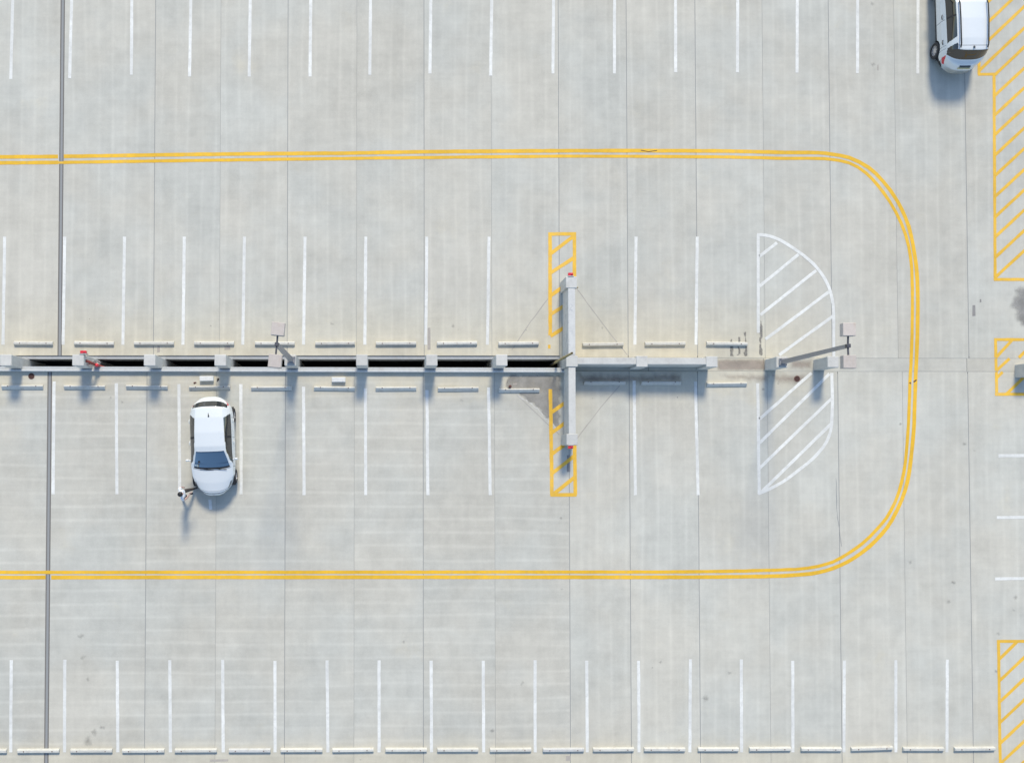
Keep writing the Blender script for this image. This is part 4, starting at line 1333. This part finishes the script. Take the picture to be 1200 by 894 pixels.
# ================================================================== PERSON
def make_person():
    """walking figure facing +X, 1.7 m: one skinned body, hair as a child"""
    J = {
        'pelvis': ((0, 0, .93), .125), 'waist': ((0.01, 0, 1.08), .118), 'chest': ((0.02, 0, 1.26), .158), 'neckb': ((0.02, 0, 1.42), .075), 'neck': ((0.03, 0, 1.48), .052),
        'head': ((0.05, 0, 1.575), .085), 'crown': ((0.045, 0, 1.645), .080), 'nose': ((0.145, 0, 1.565), .016),
        'hipL': ((0, .09, .90), .095), 'kneeL': ((.20, .095, .52), .062), 'calfL': ((.235, .095, .36), .058), 'ankL': ((.27, .10, .10), .042), 'heelL': ((.255, .10, .045), .040), 'toeL': ((.42, .115, .035), .034),
        'hipR': ((0, -.09, .90), .095), 'kneeR': ((-.02, -.095, .50), .062), 'calfR': ((-.12, -.095, .34), .058), 'ankR': ((-.22, -.095, .12), .042), 'heelR': ((-.245, -.095, .07), .038), 'toeR': ((-.09, -.11, .035), .034),
        'shL': ((0.02, .185, 1.37), .080), 'uaL': ((0.0, .215, 1.22), .056), 'elL': ((-0.03, .245, 1.08), .044), 'faL': ((-.02, .25, .96), .040), 'wrL': ((.01, .245, .84), .029), 'paL': ((.035, .24, .775), .034),
        'shR': ((0.02, -.185, 1.37), .080), 'uaR': ((0.0, -.215, 1.22), .052), 'elR': ((0.02, -.23, 1.09), .042), 'faR': ((.14, -.18, 1.07), .038), 'wrR': ((.24, -.10, 1.10), .028), 'paR': ((.295, -.06, 1.11), .034),
        'earL': ((.045, .088, 1.57), .017), 'earR': ((.045, -.088, 1.57), .017),
    }
    E = [('pelvis', 'waist', 'shirt'), ('waist', 'chest', 'shirt'), ('chest', 'neckb', 'shirt'), ('neckb', 'neck', 'skin'), ('neck', 'head', 'skin'), ('head', 'crown', 'skin'), ('head', 'nose', 'skin'), ('head', 'earL', 'skin'), ('head', 'earR', 'skin')]
    for s in 'LR':
        E += [('pelvis', 'hip' + s, 'jeans'), ('hip' + s, 'knee' + s, 'jeans'), ('knee' + s, 'calf' + s, 'jeans'), ('calf' + s, 'ank' + s, 'jeans'), ('ank' + s, 'heel' + s, 'shoe'), ('heel' + s, 'toe' + s, 'shoe'),
              ('chest', 'sh' + s, 'shirt'), ('sh' + s, 'ua' + s, 'shirt'), ('ua' + s, 'el' + s, 'skin'), ('el' + s, 'fa' + s, 'skin'), ('fa' + s, 'wr' + s, 'skin'), ('wr' + s, 'pa' + s, 'skin')]
    names = list(J)
    me = bpy.data.meshes.new('body')
    me.from_pydata([J[k][0] for k in names], [(names.index(a), names.index(b)) for a, b, _ in E], [])
    tmp = bpy.data.objects.new('tmp_body', me); COL.objects.link(tmp)
    md = tmp.modifiers.new('skin', 'SKIN'); md.use_smooth_shade = True; md.branch_smoothing = 0.4
    for k, nm in enumerate(names):
        sv = me.skin_vertices[0].data[k]
        r = J[nm][1]
        fy = 1.0
        if nm in ('pelvis', 'waist', 'chest'): sv.radius = (r * 1.22, r * 0.85)
        else: sv.radius = (r, r)
        sv.use_root = (nm == 'pelvis')
    tmp.modifiers.new('sub', 'SUBSURF').levels = 2
    dg = bpy.context.evaluated_depsgraph_get()
    bme = bpy.data.meshes.new_from_object(tmp.evaluated_get(dg))
    bpy.data.objects.remove(tmp)
    bme.name = 'body'
    # fingers and thumb of both hands, closed round a phone, joined into the same mesh
    bm = bmesh.new(); bm.from_mesh(bme)
    nbody = len(bm.faces)
    for s, nm in ((1, 'paL'), (-1, 'paR')):
        c = Vector(J[nm][0])
        mb = MB()
        for k in range(4):
            if s > 0:
                ln = (0.034, 0.040, 0.037, 0.028)[k]
                b0 = c + Vector((0.026 - 0.018 * k, 0.0, -0.015))
                mb.path([b0, b0 + Vector((.004, -.004, -ln)), b0 + Vector((.006, -.016, -ln * 1.7)), b0 + Vector((.004, -.032, -ln * 2.0))], [.010, .0095, .009, .007], 8)
                continue
            b0 = c + Vector((0.015, -s * 0.005, 0.026 - 0.018 * k))
            ln = (0.036, 0.042, 0.039, 0.030)[k]
            mb.path([b0, b0 + Vector((ln * .8, -s * .008, 0)), b0 + Vector((ln * 1.35, -s * .028, -0.004)), b0 + Vector((ln * 1.2, -s * .05, -0.006))], [.010, .0095, .009, .007], 8)
        b0 = c + Vector((-0.012, -s * 0.012, 0.03))
        mb.path([b0, b0 + Vector((.02, -s * .02, .022)), b0 + Vector((.045, -s * .03, .022))], [.013, .011, .008], 8)
        base = [bm.verts.new(v) for v in mb.v]
        for f in mb.f: bm.faces.new([base[i] for i in f])
    bm.normal_update(); bm.to_mesh(bme); bm.free()
    order = ['skin', 'shirt', 'jeans', 'shoe']
    bme.materials.clear()
    for k in order: bme.materials.append(M[k])
    segs = [(Vector(J[a][0]), Vector(J[b][0]), m, J[a][1]) for a, b, m in E]
    for f in bme.polygons:
        f.use_smooth = True
        if f.index >= nbody: f.material_index = 0; continue
        c = f.center; best = 9; bm_ = 'skin'
        for a, b, m, r in segs:
            t = max(0, min(1, (c - a).dot(b - a) / (b - a).length_squared))
            dd = (c - (a + (b - a) * t)).length - r * 0.6
            if dd < best: best, bm_ = dd, m
        if bm_ == 'shirt' and c.z < 0.94: bm_ = 'jeans'
        if bm_ == 'jeans' and c.z > 0.94: bm_ = 'shirt'
        f.material_index = order.index(bm_)
    return bme, J


feet = G(220.5, 577.5)
person_s = 1.06
person = empty('person', (feet.x, feet.y, z_south(feet.x)), (0, 0, R(14)))
person.scale = (person_s,) * 3
tag(person, 'person in white shirt and dark trousers beside the parked hatchback, holding a phone', 'person')
bme, J = make_person()
link('body', bme, None, person)
hr = MB()
n = 18
prof = []
vs = []
for i in range(9):
    ph = math.pi * 0.62 * i / 8
    for j in range(n):
        th = 2 * math.pi * j / n
        lim = ph
        front = max(0, math.cos(th))
        lim = ph * (1 - 0.42 * front)
        r_ = 1.0 + 0.05 * math.sin(5 * th + 2 * i) * (i / 8)
        vs.append((0.035 + 0.105 * r_ * math.sin(lim) * math.cos(th), 0.094 * r_ * math.sin(lim) * math.sin(th), 1.605 + 0.108 * math.cos(lim)))
hr.add(vs, [(i * n + j, i * n + (j + 1) % n, (i + 1) * n + (j + 1) % n, (i + 1) * n + j) for i in range(8) for j in range(n)])
hr.build('hair', M['hair'], person, smooth=True)
for s in (1, -1):
    MB().lathe([(0, 0.011), (0.008, 0.007), (0.011, 0)], (0.128, s * 0.032, 1.585), 'x', 10).build('eye', M['black'], person, smooth=True)
MB().path([(0.132, 0.022, 1.528), (0.138, 0, 1.526), (0.132, -0.022, 1.528)], [0.005] * 3, 6).build('mouth', M['iron'], person)
ph = MB().cbox(-0.07, 0.07, -0.037, 0.037, -0.005, 0.005, 0.004)
fwd = Matrix.Rotation(R(14), 3, 'Z') @ (person_s * Vector((0.345, -0.075, 1.115)))
po = ph.build('phone', M['black'], loc=person.location + fwd)
po.rotation_euler = (0, R(-25), R(14))
tag(po, 'small black phone held by the person beside the hatchback', 'phone')
